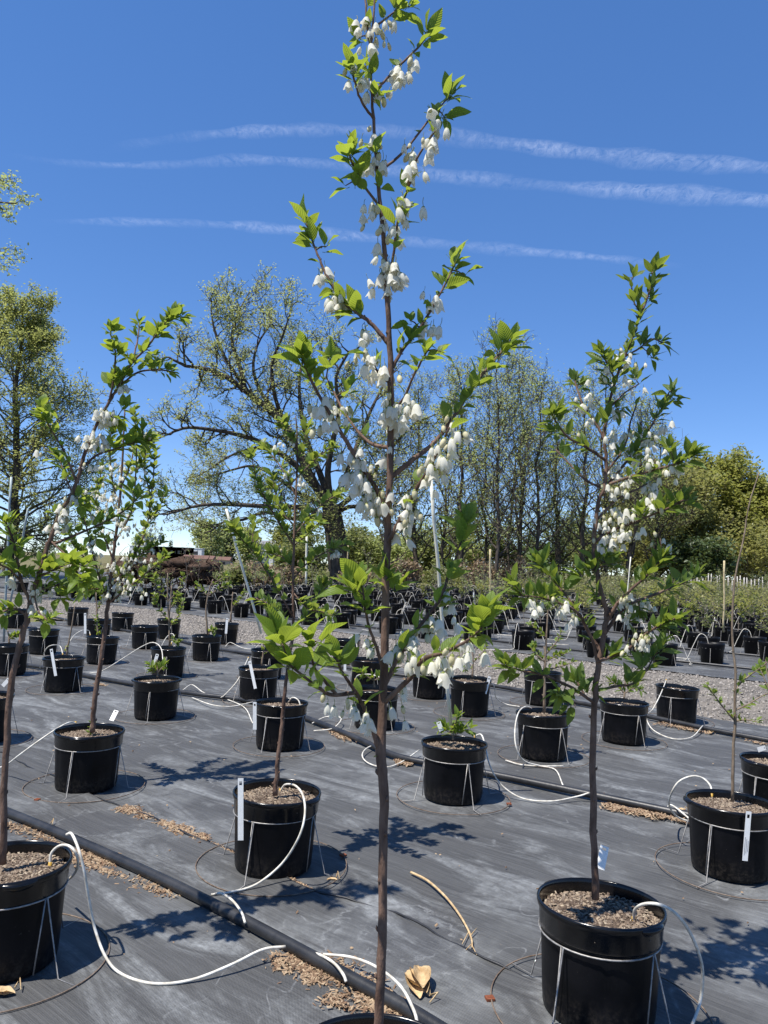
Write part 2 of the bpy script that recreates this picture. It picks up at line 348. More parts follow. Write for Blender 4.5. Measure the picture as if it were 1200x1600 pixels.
def chips(P, size, flat=.35, rng=NR, thick=.3, asp=.5):
    """small slabs (tapered boxes, 5 visible faces) lying about at points P"""
    n = len(P); ang = rng.uniform(0, 2 * np.pi, n); L = size * rng.uniform(.4, 1.5, n); W = L * rng.uniform(asp * .5, asp * 1.3, n); T = L * thick
    ax = np.stack([np.cos(ang), np.sin(ang), rng.normal(0, flat, n)], 1); ay = np.stack([-np.sin(ang), np.cos(ang), rng.normal(0, flat, n)], 1)
    az = np.cross(ax, ay)
    vs_ = []
    for (x, y, z, k) in [(-1, -1, 0, 1), (1, -.8, 0, 1), (.9, 1, 0, 1), (-.8, .9, 0, 1), (-.7, -.6, 1, 1), (.7, -.5, 1, 1), (.6, .7, 1, 1), (-.6, .6, 1, 1)]:
        vs_.append(P + ax * (x * L / 2)[:, None] + ay * (y * W / 2)[:, None] + az * (z * T)[:, None])
    V_ = np.stack(vs_, 1).reshape(-1, 3); i = np.arange(n)[:, None] * 8
    Fq = np.concatenate([i + f for f in ([4, 5, 6, 7], [0, 1, 5, 4], [1, 2, 6, 5], [2, 3, 7, 6], [3, 0, 4, 7])], 1).reshape(-1, 4); return V_, Fq

# ================================================================== the setting
def sheet(name, mat, poly_fn, s0, s1, t0, t1, step, z, amp, kind='structure', tstep=None, lift=0):
    """a rippled sheet in bed coordinates; poly_fn(s, v) maps v in 0..1 to t"""
    ns = int((s1 - s0) / step) + 1; ntt = int((t1 - t0) / (tstep or step)) + 1
    V_ = []; 
    for i in range(ns):
        s = s0 + (s1 - s0) * i / (ns - 1)
        ta, tb = poly_fn(s)
        for j in range(ntt):
            t = ta + (tb - ta) * j / (ntt - 1); p = bed(s, t)
            h = amp * (math.sin(p.x * 3.1 + 1.7 * math.sin(p.y * 1.3)) * math.sin(p.y * 2.7 + p.x) * .5 + .5 * math.sin(p.x * 9.3 - p.y * 5.1 + 2 * math.sin(p.x * 2.2)) * math.sin(s * .9))
            if lift and j >= ntt - 2: h += lift * (.35 + .65 * abs(math.sin(s * 3.7 + math.sin(s * 9)))) * (1 if j == ntt - 1 else .35)
            V_.append((p.x, p.y, z + h))
    a = np.arange(ns * ntt).reshape(ns, ntt)
    Fq = np.stack([a[:-1, :-1], a[1:, :-1], a[1:, 1:], a[:-1, 1:]], -1).reshape(-1, 4)
    me = npmesh(name, np.array(V_), Fq[:, ::-1], mat); me.polygons.foreach_set('use_smooth', [True] * len(me.polygons))
    return tag(obj(name, me), kind=kind)
g = MB()
g.add([(-3000, -3000, -.06), (3000, -3000, -.06), (3000, 5000, -.06), (-3000, 5000, -.06)], [(0, 1, 2, 3)])
tag(g.build('ground', 'field'), kind='structure')
SEAM = [gp(*p) for p in [(-160, 1130), (0, 1178), (190, 1262), (340, 1322), (480, 1387), (620, 1432), (700, 1470), (790, 1512), (900, 1570)]]
SB = sorted(tobed(v) for v in SEAM)
def seam_t(s):
    xs = [a for a, b in SB]; ys = [b for a, b in SB]; return float(np.interp(s, xs, ys)) + .015 * math.sin(s * 7)
def edge_near(s): return 8.62 + .05 * s * .6 + .06 * math.sin(s * 2.1) + .03 * math.sin(s * 7.3)
def edge_far(s): return 12.35 + .08 * math.sin(s * 1.1) + .04 * math.sin(s * 5)
tag(sheet('ground_fabric', 'fabric_near', lambda s: (seam_t(s) - .12, edge_near(s)), -9, 16, 2, 9, .06, -.008, .006), 'grey woven ground cloth between the seam and the gravel path')
FRONT = tag(sheet('ground_fabric', 'fabric_near', lambda s: (-3.0, seam_t(s)), -9, 16, -3, 3, .06, .002, .006, lift=.006), 'front strip of woven ground cloth lapping over the seam')
hm = MB(); hp = [bed(s_, seam_t(s_) + .004 * math.sin(s_ * 31), .007 + .004 * math.sin(s_ * 17)) for s_ in np.arange(-3, 8, .06)]; hm.tube(hp, [.0035 + .0025 * abs(math.sin(i * 1.7)) for i in range(len(hp))], 5); hm.build('seam_shadow_line', 'poly_pipe', FRONT)  # dark tube added along the seam, in place of the lapped edge's shadow line
tag(sheet('gravel_path', 'gravel_bed', lambda s: (edge_near(s) - .5, edge_far(s) + .4), -14, 40, 8, 13, .25, -.03, .01), 'grey crushed gravel path between the beds')
tag(sheet('ground_fabric', 'fabric_far', lambda s: (edge_far(s), 46), -50, 60, 12, 46, .6, -.012, .006), 'far ground cloth under the crowded pots')
def inview(v, m=60):
    x, y = proj(v); return v.y > 1 and -m < x < 1200 + m and y < 1600 + m
P = []
while len(P) < 22000:
    s = NR.uniform(-12, 24); t = NR.uniform(edge_near(s) + .0, edge_far(s) + .05); v = bed(s, t)
    if v.y > 3 and abs(v.x) < .58 * v.y + .5: P.append((v.x, v.y, -.026))
V_, Fq = chips(np.array(P), .025, .3, thick=.5, asp=.8)
tag(obj('gravel', npmesh('gravel', V_, Fq, 'gravel_stones')), 'loose gravel stones of the path', 'gravel', kind='stuff')

# contrails: ribbons of ice cloud about 15 km out
def contrail(pts, wid, dens, label, Y, seed):
    rr = random.Random(seed); C = crom([at(x, y, Y) for x, y in pts], 10); n = len(C); k = 9; V_ = []; D = []
    for i, c in enumerate(C):
        u = i / (n - 1); wm = np.interp(u, np.linspace(0, 1, len(wid)), wid) * (.8 + .25 * math.sin(u * 17 + seed) * math.sin(u * 41)) * Y / F; dn = np.interp(u, np.linspace(0, 1, len(dens)), dens)
        for j in range(k):
            q = j / (k - 1) * 2 - 1
            V_.append((c.x + rr.uniform(-30, 30), c.y - q * wm * .5 * Y / (c.z - CH) + rr.uniform(-.04, .04) * wm, c.z + .12 * wm * (1 - q * q) + rr.uniform(-.03, .03) * wm)); D.append(.45 * dn * (.8 + .35 * math.sin(u * 23 + seed * 2) * math.sin(u * 7))  * max(0, 1 - abs(q) ** 1.3) * (1.15 if q < 0 else 1))
    a = np.arange(n * k).reshape(n, k); Fq = np.stack([a[:-1, :-1], a[1:, :-1], a[1:, 1:], a[:-1, 1:]], -1).reshape(-1, 4)
    me = npmesh('contrail', np.array(V_), Fq, 'contrail_ice'); me.polygons.foreach_set('use_smooth', [True] * len(me.polygons))
    at_ = me.attributes.new('ice', 'FLOAT', 'POINT'); at_.data.foreach_set('value', np.array(D, np.float32))
    tag(obj('contrail', me), label, 'contrail', 'contrails across the blue sky')
contrail([(170, 232), (300, 213), (420, 205), (560, 204), (700, 214), (900, 238), (1060, 254), (1260, 266)], [18, 26, 30, 34, 38, 42, 40], [.0, .28, .42, .3, .5, .62, .6], 'topmost white contrail, widest towards the right edge', 15000, 1)
contrail([(10, 243), (120, 256), (260, 258), (400, 250), (560, 262), (700, 276), (900, 294), (1060, 304), (1260, 318)], [14, 18, 24, 26, 34, 40, 40], [.0, .2, .34, .34, .42, .55, .55], 'middle white contrail running across the whole sky', 15600, 2)
contrail([(60, 346), (250, 348), (400, 355), (600, 374), (800, 391), (950, 404), (1070, 418)], [14, 20, 24, 28, 24, 18, 14], [.0, .45, .55, .4, .5, .4, .0], 'lowest white contrail thinning out above the right sapling', 14500, 3)

# ------------------------------------------------------------------ background trees
def grow(lines, tips, p, d, L, r, lev, rng, gn=.25, up=.08, nch=4, spread=.8, ratio=.66, k=5, tipl=1, rmin=.012):
    pts = [p.copy()]; dd = d.normalized()
    for i in range(k):
        dd = (dd + Vector((rng.gauss(0, 1), rng.gauss(0, 1), rng.gauss(0, 1))) * gn + Vector((0, 0, up))).normalized()
        pts.append(pts[-1] + dd * (L / k))
    lines.append((pts, r, max(rmin, r * .45)))
    if lev <= tipl:
        for q in pts[1:]: tips.append(q)
    if lev == 0: return
    for c in range(nch):
        u = rng.uniform(.3, 1.0) if c else 1.0
        i = min(k - 1, int(u * k)); q = pts[i].lerp(pts[i + 1], u * k - i if i < k else 0) if u < 1 else pts[-1]
        ax = dd.orthogonal(); ax.rotate(Matrix.Rotation(rng.uniform(0, 6.28), 3, dd)); a = spread * rng.uniform(.5, 1.2)
        nd = (dd * math.cos(a) + ax * math.sin(a)).normalized()
        grow(lines, tips, q, nd, L * ratio * rng.uniform(.75, 1.2), max(rmin, r * (.62 - .25 * u)), lev - 1, rng, gn, up, nch, spread, ratio, max(3, k - 1), tipl, rmin)
def lines_mesh(lines, thin=.03):
    m = MB()
    for pts, r0, r1 in lines:
        n = 8 if r0 > .25 else (5 if r0 > .06 else 3)
        k = len(pts); m.tube(pts, [r0 + (r1 - r0) * i / (k - 1) for i in range(k)], n, 0, False)
    return m
def crown_mesh(tips, per, jit, size, mat, rng, flat=.6, aspect=.55, keep=1.0):
    if keep < 1:
        rk = random.Random(len(tips)); tips = [t for t in tips if rk.random() < keep]
    T = np.array([tuple(t) for t in tips]); P = np.repeat(T, per, 0) + NR.normal(size=(len(T) * per, 3)) * jit
    V_, Fq = leafsoup(P, size, .42, aspect); return npmesh('crown', V_, Fq, mat)
def tree(name, label, cat, base, lines, tips, per, jit, size, leaf, bark='bark_tree', group=None, seed=1, aspect=.6, keep=1.0):
    rt = empty(name, base); inv = Matrix.Translation(-Vector(base))
    t = lines_mesh(lines).build('trunk', bark, rt); t.data.transform(inv)
    c = crown_mesh(tips, per, jit, size, leaf, None, aspect=aspect, keep=keep); c.transform(inv); obj('crown', c, rt)
    return tag(rt, label, cat, group)
def pxline(pts, Y, dY=0): 
    n = len(pts); return [at(x, y, Y + dY * i / max(1, n - 1)) for i, (x, y) in enumerate(pts)]

# the big oak
rg = random.Random(5); Y0 = 60; L_ = []; T_ = []
trunk = [(534, 925), (531, 890), (526, 850), (521, 815), (517, 790)]
L_.append((crom(pxline(trunk, Y0), 3), .95, .72))
limbs = [  # px path, depth change, radius
 ([(519, 800), (495, 762), (470, 715), (447, 668), (418, 638), (385, 612), (355, 590), (325, 577), (290, 572)], -3, .5),
 ([(400, 628), (372, 590), (350, 555), (335, 515), (330, 485)], -1, .26),
 ([(385, 612), (372, 565), (362, 530), (372, 490), (382, 470)], 3, .26),
 ([(470, 715), (440, 655), (412, 620), (396, 580), (402, 540), (420, 510)], 4, .3),
 ([(447, 668), (430, 620), (425, 570), (440, 530), (450, 500)], -4, .26),
 ([(517, 790), (500, 740), (480, 690), (470, 640), (468, 590), (478, 545)], 5, .38),
 ([(519, 795), (512, 740), (520, 690), (530, 640), (525, 590), (545, 550)], -4, .36),
 ([(518, 790), (540, 745), (560, 690), (580, 640), (600, 600)], 3, .36),
 ([(519, 800), (556, 770), (590, 730), (620, 690), (650, 660)], -2, .32),
 ([(500, 770), (460, 725), (415, 695), (375, 680), (335, 672), (295, 668), (270, 675)], -6, .36),
 ([(440, 708), (400, 700), (360, 712), (325, 735), (305, 745)], 4, .2),
 ([(505, 790), (465, 770), (430, 745), (395, 728), (360, 735), (325, 745)], 5, .26),
 ([(521, 815), (480, 795), (440, 792), (395, 790), (350, 788), (310, 790), (275, 800)], -5, .33),
 ([(522, 825), (490, 808), (455, 810), (415, 800), (380, 812), (350, 815), (330, 830)], 4, .28),
 ([(519, 805), (545, 792), (575, 790), (600, 775), (630, 770)], 2, .28),
 ([(524, 840), (512, 830), (503, 815), (495, 800)], -2, .2)]
for pts, dY, r in limbs:
    r *= .78; C = crom(pxline(pts, Y0, dY), 3); L_.append((C, r, r * .3))
    for i in range(3, len(C), 1):
        d = (C[i] - C[i - 1]).normalized(); ax = d.orthogonal(); ax.rotate(Matrix.Rotation(rg.uniform(0, 6.28), 3, d)); a = rg.uniform(.6, 1.2)
        nd = d * math.cos(a) + ax * math.sin(a)
        grow(L_, T_, C[i], nd, rg.uniform(1.5, 2.9) * (1.15 - .35 * i / len(C)), r * .26, 2, rg, .2, .07, 5, .7, .62, 5, 1, .012)
    grow(L_, T_, C[-1], (C[-1] - C[-2]), 1.7, r * .35, 2, rg, .28, .04, 4, .7, .65, 5, 1, .014)
tree('oak_tree', 'huge spreading old oak with dark limbs and sparse olive spring leaves', 'tree', at(534, 925, Y0), L_, T_, 5, .16, .2, 'oak_leaf', keep=.34)

# the maple at the left edge, layered boughs
def layered(name, label, bx, by, ty, Y, halfw, leaf, seed, keep=1.0, per=3, size=.2, group=None, rad=.3, nb=46, droop=.02, tx=None, lev=2, jit=.14, cone=.6, r2=.03):
    rg = random.Random(seed); L_ = []; T_ = []; b = at(bx, by, Y); tp = at(tx if tx is not None else bx, ty, Y); H = tp.z - b.z
    C = [b.lerp(tp, i / 12) + Vector((rg.gauss(0, .12), rg.gauss(0, .12), 0)) * (1 if 0 < i < 12 else 0) for i in range(13)]
    L_.append((C, rad, rad * .15)); hw = halfw * Y / F
    for i in range(nb):
        u = .1 + .88 * i / nb; j = min(11, int(u * 12)); p = C[j].lerp(C[j + 1], u * 12 - j); a = i * 2.4 + rg.uniform(-.4, .4)
        prof = min(1, (u / .25) ** .7) * (1 - max(0, (u - .3) / .7) ** 1.4 * cone) if u > .05 else .3
        ln = hw * prof * rg.uniform(.7, 1.08)
        grow(L_, T_, p, Vector((math.cos(a), math.sin(a), .35 + .5 * u)), ln * .75, rad * .28 * (1.1 - u), lev, rg, .16, droop, 5, .62, .5, 5, 1, r2 * .5)
    return tree(name, label, 'tree', b, L_, T_, per, jit, size, leaf, group=group, keep=keep)
layered('maple_tree', 'tall dense maple with bronze green leaves at the left edge', 12, 925, 475, 44, 165, 'maple_leaf', 3, per=10, size=.15, rad=.34, nb=90, tx=38, jit=.17, keep=.6, cone=.75)
# tree out of frame at the left whose bough ends reach in
rg = random.Random(8); L_ = []; T_ = []; Y1 = 22; b = at(-330, 960, Y1); L_.append(([b, at(-325, 700, Y1), at(-318, 430, Y1), at(-310, 180, Y1)], .3, .14))
for pts, dY in [([(-318, 430), (-220, 330), (-110, 285), (-30, 272), (10, 285)], -1), ([(-318, 430), (-220, 370), (-110, 330), (-40, 315), (25, 318)], 0),
                ([(-320, 500), (-220, 440), (-120, 400), (-50, 385), (0, 392)], -1), ([(-322, 560), (-230, 500), (-140, 450), (-70, 425), (-15, 415)], 1)]:
    C = crom(pxline(pts, Y1, dY), 4); L_.append((C, .09, .02))
    for i in range(4, len(C)):
        d = (C[i] - C[i - 1]).normalized(); grow(L_, T_, C[i], d + Vector((rg.gauss(0, .5), rg.gauss(0, .5), rg.gauss(-.05, .35))), .5, .012, 1, rg, .15, -.03, 4, .5, .7, 4, 1, .005)
tree('birch_tree', 'fine leaved tree boughs reaching into the sky at the upper left edge', 'tree', b, L_, T_, 4, .07, .1, 'grove_leaf')

# the grove of slender trees
GROVE = [(606, 640, 56, 60), (648, 610, 62, 70), (690, 600, 58, 60), (722, 575, 55, 55), (757, 590, 60, 55), (776, 548, 52, 75), (792, 560, 64, 70), (812, 575, 58, 70), (836, 600, 54, 65),
         (872, 640, 60, 60), (908, 610, 56, 62), (945, 585, 62, 70), (985, 640, 58, 66), (1020, 690, 64, 60)]
GL = ['thin bare tree nearest the oak', 'slender tree standing behind the central stem', 'slender leaning tree right of the central stem', 'slim grey tree above the cream stake', 'slim tree left of the tallest grove tree',
      'tallest slender tree of the grove, feathery crown', 'slender tree just right of the tallest grove tree', 'forked slender tree in the middle of the grove', 'slender tree at the right side of the grove crown',
      'thin tree in the gap left of the right flowering sapling', 'thin tree behind the left boughs of the right sapling', 'bare topped tree behind the right flowering sapling', 'thin tree behind the right boughs of the right sapling', 'thin low tree beside the bronze tree']
for i, (bx, ty, Y, hw) in enumerate(GROVE):
    rg = random.Random(40 + i); L_ = []; T_ = []; b = at(bx, 922, Y); tp = at(bx + rg.uniform(-4, 22), ty, Y); C = []
    for j in range(11): C.append(b.lerp(tp, j / 10) + Vector((rg.gauss(0, .13), rg.gauss(0, .13), 0)) * (1 if j else 0))
    L_.append((C, rg.uniform(.12, .26), .03)); hwm = hw * Y / F * 1.15
    for k in range(34):
        u = .14 + .86 * (k / 34) ** 1.0; j = min(9, int(u * 10)); p = C[j].lerp(C[j + 1], u * 10 - j); a = k * 2.4 + rg.uniform(-.5, .5)
        ln = hwm * (1.1 - .6 * max(0, u - .35) / .65) * rg.uniform(.55, 1.2)
        grow(L_, T_, p, Vector((math.cos(a), math.sin(a), .6 + .75 * u)), ln * .8, .075 * (1.15 - u), 2, rg, .2, .09, 5, .62, .58, 5, 1, .012)
    tree('slender_tree', GL[i] + ', sparse new leaves', 'tree', b, L_, T_, 3, .26, .17, 'grove_leaf', group='slender trees of the grove', keep=.35)
# leafy trees right
layered('leafy_tree', 'bronze green leafy tree behind the right sapling', 1052, 920, 755, 70, 90, 'bronze_leaf', 21, keep=.6, per=6, size=.34, rad=.3, nb=60, cone=.5, jit=.4, r2=.04)
layered('leafy_tree', 'bright yellow green leafy tree near the right edge', 1122, 920, 748, 74, 95, 'spring_leaf', 22, keep=.6, per=7, size=.36, rad=.3, nb=64, cone=.45, jit=.42, r2=.04)
layered('leafy_tree', 'yellow green leafy tree cut by the right edge', 1205, 920, 775, 72, 90, 'spring_leaf', 23, keep=.6, per=6, size=.36, rad=.3, nb=60, cone=.5, jit=.42, r2=.04)
layered('leafy_tree', 'brown green tree low behind the right sapling stem', 985, 915, 760, 78, 70, 'bronze_leaf', 24, keep=.6, per=5, size=.36, rad=.2, nb=40, cone=.5, jit=.45, r2=.04)
# shrubs and understory
def bush(name, label, px, py, Y, wpx, hpx, leaf, seed, group=None, n=260, per=4, size=.2, cat='shrub', stems=7):
    rg = random.Random(seed); L_ = []; T_ = []; b = at(px, py, Y); w_ = wpx * Y / F / 2; h = hpx * Y / F
    for i in range(stems):
        a = rg.uniform(0, 6.28); q = rg.uniform(0, .6) * w_
        grow(L_, T_, b + Vector((math.cos(a) * q, math.sin(a) * q * .6, 0)), Vector((math.cos(a) * w_ / h * .7, math.sin(a) * w_ / h * .5, 1)), h * rg.uniform(.5, .78), h * .012 + .008, 2, rg, .2, .05, 5, .7, .52, 5, 2, .008)
    return tree(name, label, cat, b, L_, T_, per, size * .8, size, leaf, group=group, bark='twig')
for i, (px, wd, hh, Y, lf, lb) in enumerate([(555, 80, 62, 80, 'shrub_leaf', 'green understory bush right of the oak trunk'), (600, 70, 50, 78, 'grove_leaf', 'olive bush behind the central stem'), (650, 80, 58, 82, 'shrub_leaf', 'green bush right of the central stem below the grove'),
        (705, 80, 70, 80, 'grove_leaf', 'olive bush below the left grove trees'), (765, 90, 62, 84, 'shrub_leaf', 'green bush behind the tallest grove trunk'), (830, 90, 60, 80, 'evergreen_leaf', 'dark evergreen bush at the grove foot'),
        (890, 90, 75, 82, 'grove_leaf', 'olive bush left of the right sapling stem'), (950, 80, 66, 80, 'evergreen_leaf', 'dark evergreen bush behind the right sapling stem'), (1095, 80, 48, 60, 'evergreen_leaf', 'low dark evergreen below the yellow green tree'),
        (480, 60, 50, 84, 'shrub_leaf', 'green bush left of the oak trunk'), (1010, 80, 70, 76, 'evergreen_leaf', 'dark bush at the foot of the bronze tree'), (1165, 90, 60, 66, 'bronze_leaf', 'bronze bush at the far right behind the stakes')]):
    bush('understory_bush', lb, px, 912, Y, wd * 1.25, hh * 1.45, lf, 60 + i, 'bushes below the background trees', per=5, size=.36, stems=10)
for i, (px, wd, hh, Y, lb) in enumerate([(362, 60, 36, 42, 'brown dry shrub right of the root pile'), (400, 70, 40, 44, 'brown dry shrub behind the leaning white pole'), (440, 60, 34, 42, 'brown dry shrub left of the thin white pole'),
        (485, 50, 26, 46, 'tan brush left of the oak foot'), (565, 60, 24, 50, 'tan brush right of the oak foot'), (635, 70, 36, 50, 'tan brush behind the lower boughs of the central sapling'), (690, 70, 34, 52, 'tan brush below the cream stake'),
        (740, 60, 40, 52, 'tan brush left of the cream coloured stake'), (800, 80, 42, 54, 'tan brush below the grove'), (860, 80, 38, 54, 'tan brush left of the right sapling')]):
    bush('dry_shrub', lb, px, 922 if px < 470 else 918, Y, wd, hh, 'dry_brush' if i % 3 else 'shrub_leaf', 90 + i, 'dry brush along the far edge of the beds', per=2, size=.2, stems=9)
# root pile at the left
rg = random.Random(3); rt = empty('root_pile', at(258, 922, 33)); tag(rt, 'heap of brown dug out root balls behind the pots at left', 'root pile')
for i in range(34):
    px = 188 + 140 * rg.random(); py = 884 + rg.uniform(-10, 18) + abs(px - 248) * .1; c = at(px, py, 33 + rg.uniform(-1, 1)) - rt.location
    m = MB(); rx = rg.uniform(.25, .6); rz = rg.uniform(.14, .32); n1, n2 = 9, 6
    for a in range(n2 + 1):
        th = math.pi * a / n2
        for b_ in range(n1):
            ph = 2 * math.pi * b_ / n1; q = 1 + rg.uniform(-.35, .35); m.v.append((c.x + rx * q * math.sin(th) * math.cos(ph), c.y + rx * q * math.sin(th) * math.sin(ph), c.z + rz * q * math.cos(th)))
    for a in range(n2):
        for b_ in range(n1): m.f.append((a * n1 + b_, (a + 1) * n1 + b_, (a + 1) * n1 + (b_ + 1) % n1, a * n1 + (b_ + 1) % n1)); m.m.append(0)
    ob = m.build('root_ball', 'root_wood', rt)
    for k in range(6):
        a = rg.uniform(0, 6.28); d = Vector((math.cos(a), -abs(math.sin(a)), rg.uniform(-.8, .5))); ll = []; grow(ll, [], c + d * rx * .6, d, rg.uniform(.4, 1.0), .03, 1, rg, .35, -.1, 2, .7, .6, 4, 0, .008)
        lines_mesh(ll).build('root', 'root_wood', ob)
for i in range(13):
    px = 192 + i * 10.5 + rg.uniform(-4, 4); m = MB(); m.tube([at(px, 925, 33) - rt.location, at(px + rg.uniform(-7, 7), rg.uniform(893, 908), 33) - rt.location], .05, 5); m.build('post', 'root_wood', rt)
# far houses, trailers, trees
def house(name, label, cat, px, py, Y, wm, hm, roof_h, wall, roof, wins):
    b = at(px, py, Y); b.z = 0 if b.z > 0 else b.z; rt = empty(name, b); d = wm * .6
    m = MB(); m.box((0, 0, hm / 2), (wm, d, hm)); m.build('wall', wall, rt, False)
    m = MB(); e = .4; m.add([(-wm / 2 - e, -d / 2 - e, hm), (wm / 2 + e, -d / 2 - e, hm), (wm / 2 + e, d / 2 + e, hm), (-wm / 2 - e, d / 2 + e, hm), (-wm / 2 - e, 0, hm + roof_h), (wm / 2 + e, 0, hm + roof_h)],
                     [(0, 1, 5, 4), (2, 3, 4, 5), (0, 4, 3), (1, 2, 5), (0, 3, 2, 1)]); m.build('roof', roof, rt, False)
    for i in range(wins):
        m = MB(); m.box(((i + .5) / wins * wm - wm / 2, -d / 2 - .03, hm * .55), (wm / wins * .4, .08, hm * .35)); m.build('window', 'dark_glass', rt, False)
    return tag(rt, label, cat)
house('house', 'low house with red brown roof beyond the root pile', 'house', 311, 885, 190, 7, 1.9, .9, 'siding_tan', 'roof_red', 3)
house('house', 'small house with dull red roof left of the dry shrubs', 'house', 341, 885, 200, 6, 1.7, .9, 'siding_tan', 'roof_red', 2)
house('house', 'tall white farm building behind the dry shrubs', 'house', 412, 880, 230, 6, 6.5, 1.2, 'siding_white', 'roof_grey', 2)
house('house', 'white gabled house between the far trees', 'house', 340, 878, 240, 9, 5.5, 2.2, 'siding_white', 'roof_grey', 2)
for i, (px, wm, lb) in enumerate([(236, 11, 'white trailer at the left end of the far row'), (256, 9, 'white trailer second from the left in the far row'), (275, 10, 'white trailer in the middle of the far row'), (293, 8, 'white trailer nearest the red roofed house'), (745, 9, 'white trailer glimpsed between the grove trunks'), (625, 8, 'white trailer glimpsed right of the central stem')]):
    b = at(px, 880, 205); b.z = 0; rt = empty('trailer', b); m = MB(); m.box((0, 0, 2.6), (wm, 3, 2.9)); m.build('body', 'siding_white', rt, False)
    m = MB(); m.box((0, 0, 4.15), (wm + .3, 3.2, .2)); m.build('roof', 'siding_white', rt, False)
    for k in range(3): m = MB(); m.box((wm * (.25 * (k - 1) * 1.2), -1.53, 2.9), (wm * .14, .08, .9)); m.build('window', 'dark_glass', rt, False)
    for k in (-1, 1): m = MB(); m.tube([(k * wm * .18, -1.4, .6), (k * wm * .18, -1.1, .6)], .55, 14); m.build('wheel', 'far_plastic', rt, False)
    tag(rt, lb, 'trailer', 'white trailers along the horizon')
for i, (px, ty, Y, hw, lf, lb) in enumerate([(225, 842, 230, 26, 'grove_leaf', 'round olive tree on the horizon left of the gap'), (322, 822, 215, 34, 'grove_leaf', 'loose olive tree above the red roofed house'), (352, 828, 230, 30, 'evergreen_leaf', 'dark tree between the far houses'),
        (385, 834, 225, 30, 'grove_leaf', 'olive tree left of the white farm building'), (440, 836, 235, 30, 'spring_leaf', 'light green tree right of the white farm building'), (470, 828, 220, 34, 'evergreen_leaf', 'dark tree on the horizon left of the oak trunk'), (560, 836, 230, 40, 'shrub_leaf', 'green tree on the horizon right of the oak trunk')]):
    layered('distant_tree', lb, px, 884, ty, Y, hw, lf, 120 + i, per=4, size=1.0, rad=.35, nb=26, cone=.6, lev=1, jit=.8, group='trees on the far horizon')
rg = random.Random(77); b = at(265, 884, 235); H = 7; L_ = [([b, b + Vector((0, 0, H))], .2, .04)]; T_ = []
for i in range(70):
    u = i / 70; a = i * 2.4; T_ += [b + Vector((math.cos(a) * q * (1 - u) * 1.9, math.sin(a) * q * (1 - u) * 1.9, .8 + u * H)) for q in (.3, .65, 1)]
tree('conifer_tree', 'small pointed dark conifer on the horizon', 'tree', b, L_, T_, 2, .25, .55, 'evergreen_leaf')

# ================================================================== pots, stands, tubes
PH = .35
def pot_meshes():
    fl = lambda j, z: 1 - (.02 if (j % 8) == 0 and .02 < z < .25 else 0)
    w_ = MB(); o = w_.lathe([(.17, .0), (.183, .006), (.186, .02), (.1885, .05), (.198, .245), (.2, .262)], 64, 0, fl); w_.f.append(tuple(range(63, -1, -1))); w_.m.append(0)
    r = MB(); r.lathe([(.2, .258), (.2045, .266), (.2075, .322), (.213, .328), (.2155, .336), (.2165, .345), (.2145, .3505), (.2095, .352), (.206, .347), (.205, .335), (.2, .30), (.195, .25)], 64)
    h = MB(); k = 9
    for i in range(k):
        a = -.26 + .52 * i / (k - 1); e = math.sin(math.pi * i / (k - 1)) ** .6
        for (rr, z) in [(.209, .3485), (.2165 + .012 * e, .345), (.217 + .013 * e, .336), (.2085, .332 - .016 * e)]: h.v.append((rr * math.cos(a), rr * math.sin(a), z))
    for i in range(k - 1):
        for j in range(3): h.f.append((i * 4 + j, i * 4 + j + 1, (i + 1) * 4 + j + 1, (i + 1) * 4 + j)); h.m.append(0)
    so_ = MB(); n = 32; so_.v.append((0, 0, .312))
    for q, (rr, z) in enumerate([(.1, .312), (.19, .304), (.204, .300)]):
        for j in range(n): t = 2 * math.pi * j / n; so_.v.append((rr * math.cos(t), rr * math.sin(t), z + R.uniform(-.003, .003)))
    for j in range(n): so_.f.append((0, 1 + j, 1 + (j + 1) % n)); so_.m.append(0)
    for q in range(2):
        for j in range(n): a = 1 + q * n; so_.f.append((a + j, a + n + j, a + n + (j + 1) % n, a + (j + 1) % n)); so_.m.append(0)
    return w_.mesh('wall', 'pot_plastic'), r.mesh('rim', 'rim_plastic'), h.mesh('handle', 'rim_plastic'), so_.mesh('soil', 'soil_dark')
WALL, RIM, HANDLE, SOIL = pot_meshes()
def mulch_mesh(n, size, mat='bark_chips'):
    rr = np.sqrt(NR.uniform(0, 1, n)) * .198; a = NR.uniform(0, 6.283, n)
    P = np.stack([rr * np.cos(a), rr * np.sin(a), .309 - rr * .03 + NR.uniform(-.001, .006, n)], 1); V_, Fq = chips(P, size * 1.1, .4, thick=.16, asp=.42); return npmesh('bark_mulch', V_, Fq, mat)
MULCH = [mulch_mesh(3600, .012), mulch_mesh(3600, .011), mulch_mesh(2600, .013)]
def stand_mesh():
    h = MB(); h.ring(.2035, .262, .003, 40, 6)
    l = MB(); l.tube([(.37, .012, .004), (.275, .012, .004), (.2065, .004, .262), (.2065, -.004, .264), (.2, -.03, .015)], .0027, 5)
    b = MB(); b.ring(.365, .0055, .0028, 56, 5, 0, .012)
    c = MB(); c.box((.365, 0, .007), (.03, .026, .008), 0, .3)
    return h.mesh('hoop', 'wire'), l.mesh('leg', 'wire'), b.mesh('base_ring', 'wire_rust'), c.mesh('clip', 'rust_plate', False)
HOOP, LEG, BASE, CLIP = stand_mesh()
POTS = {}
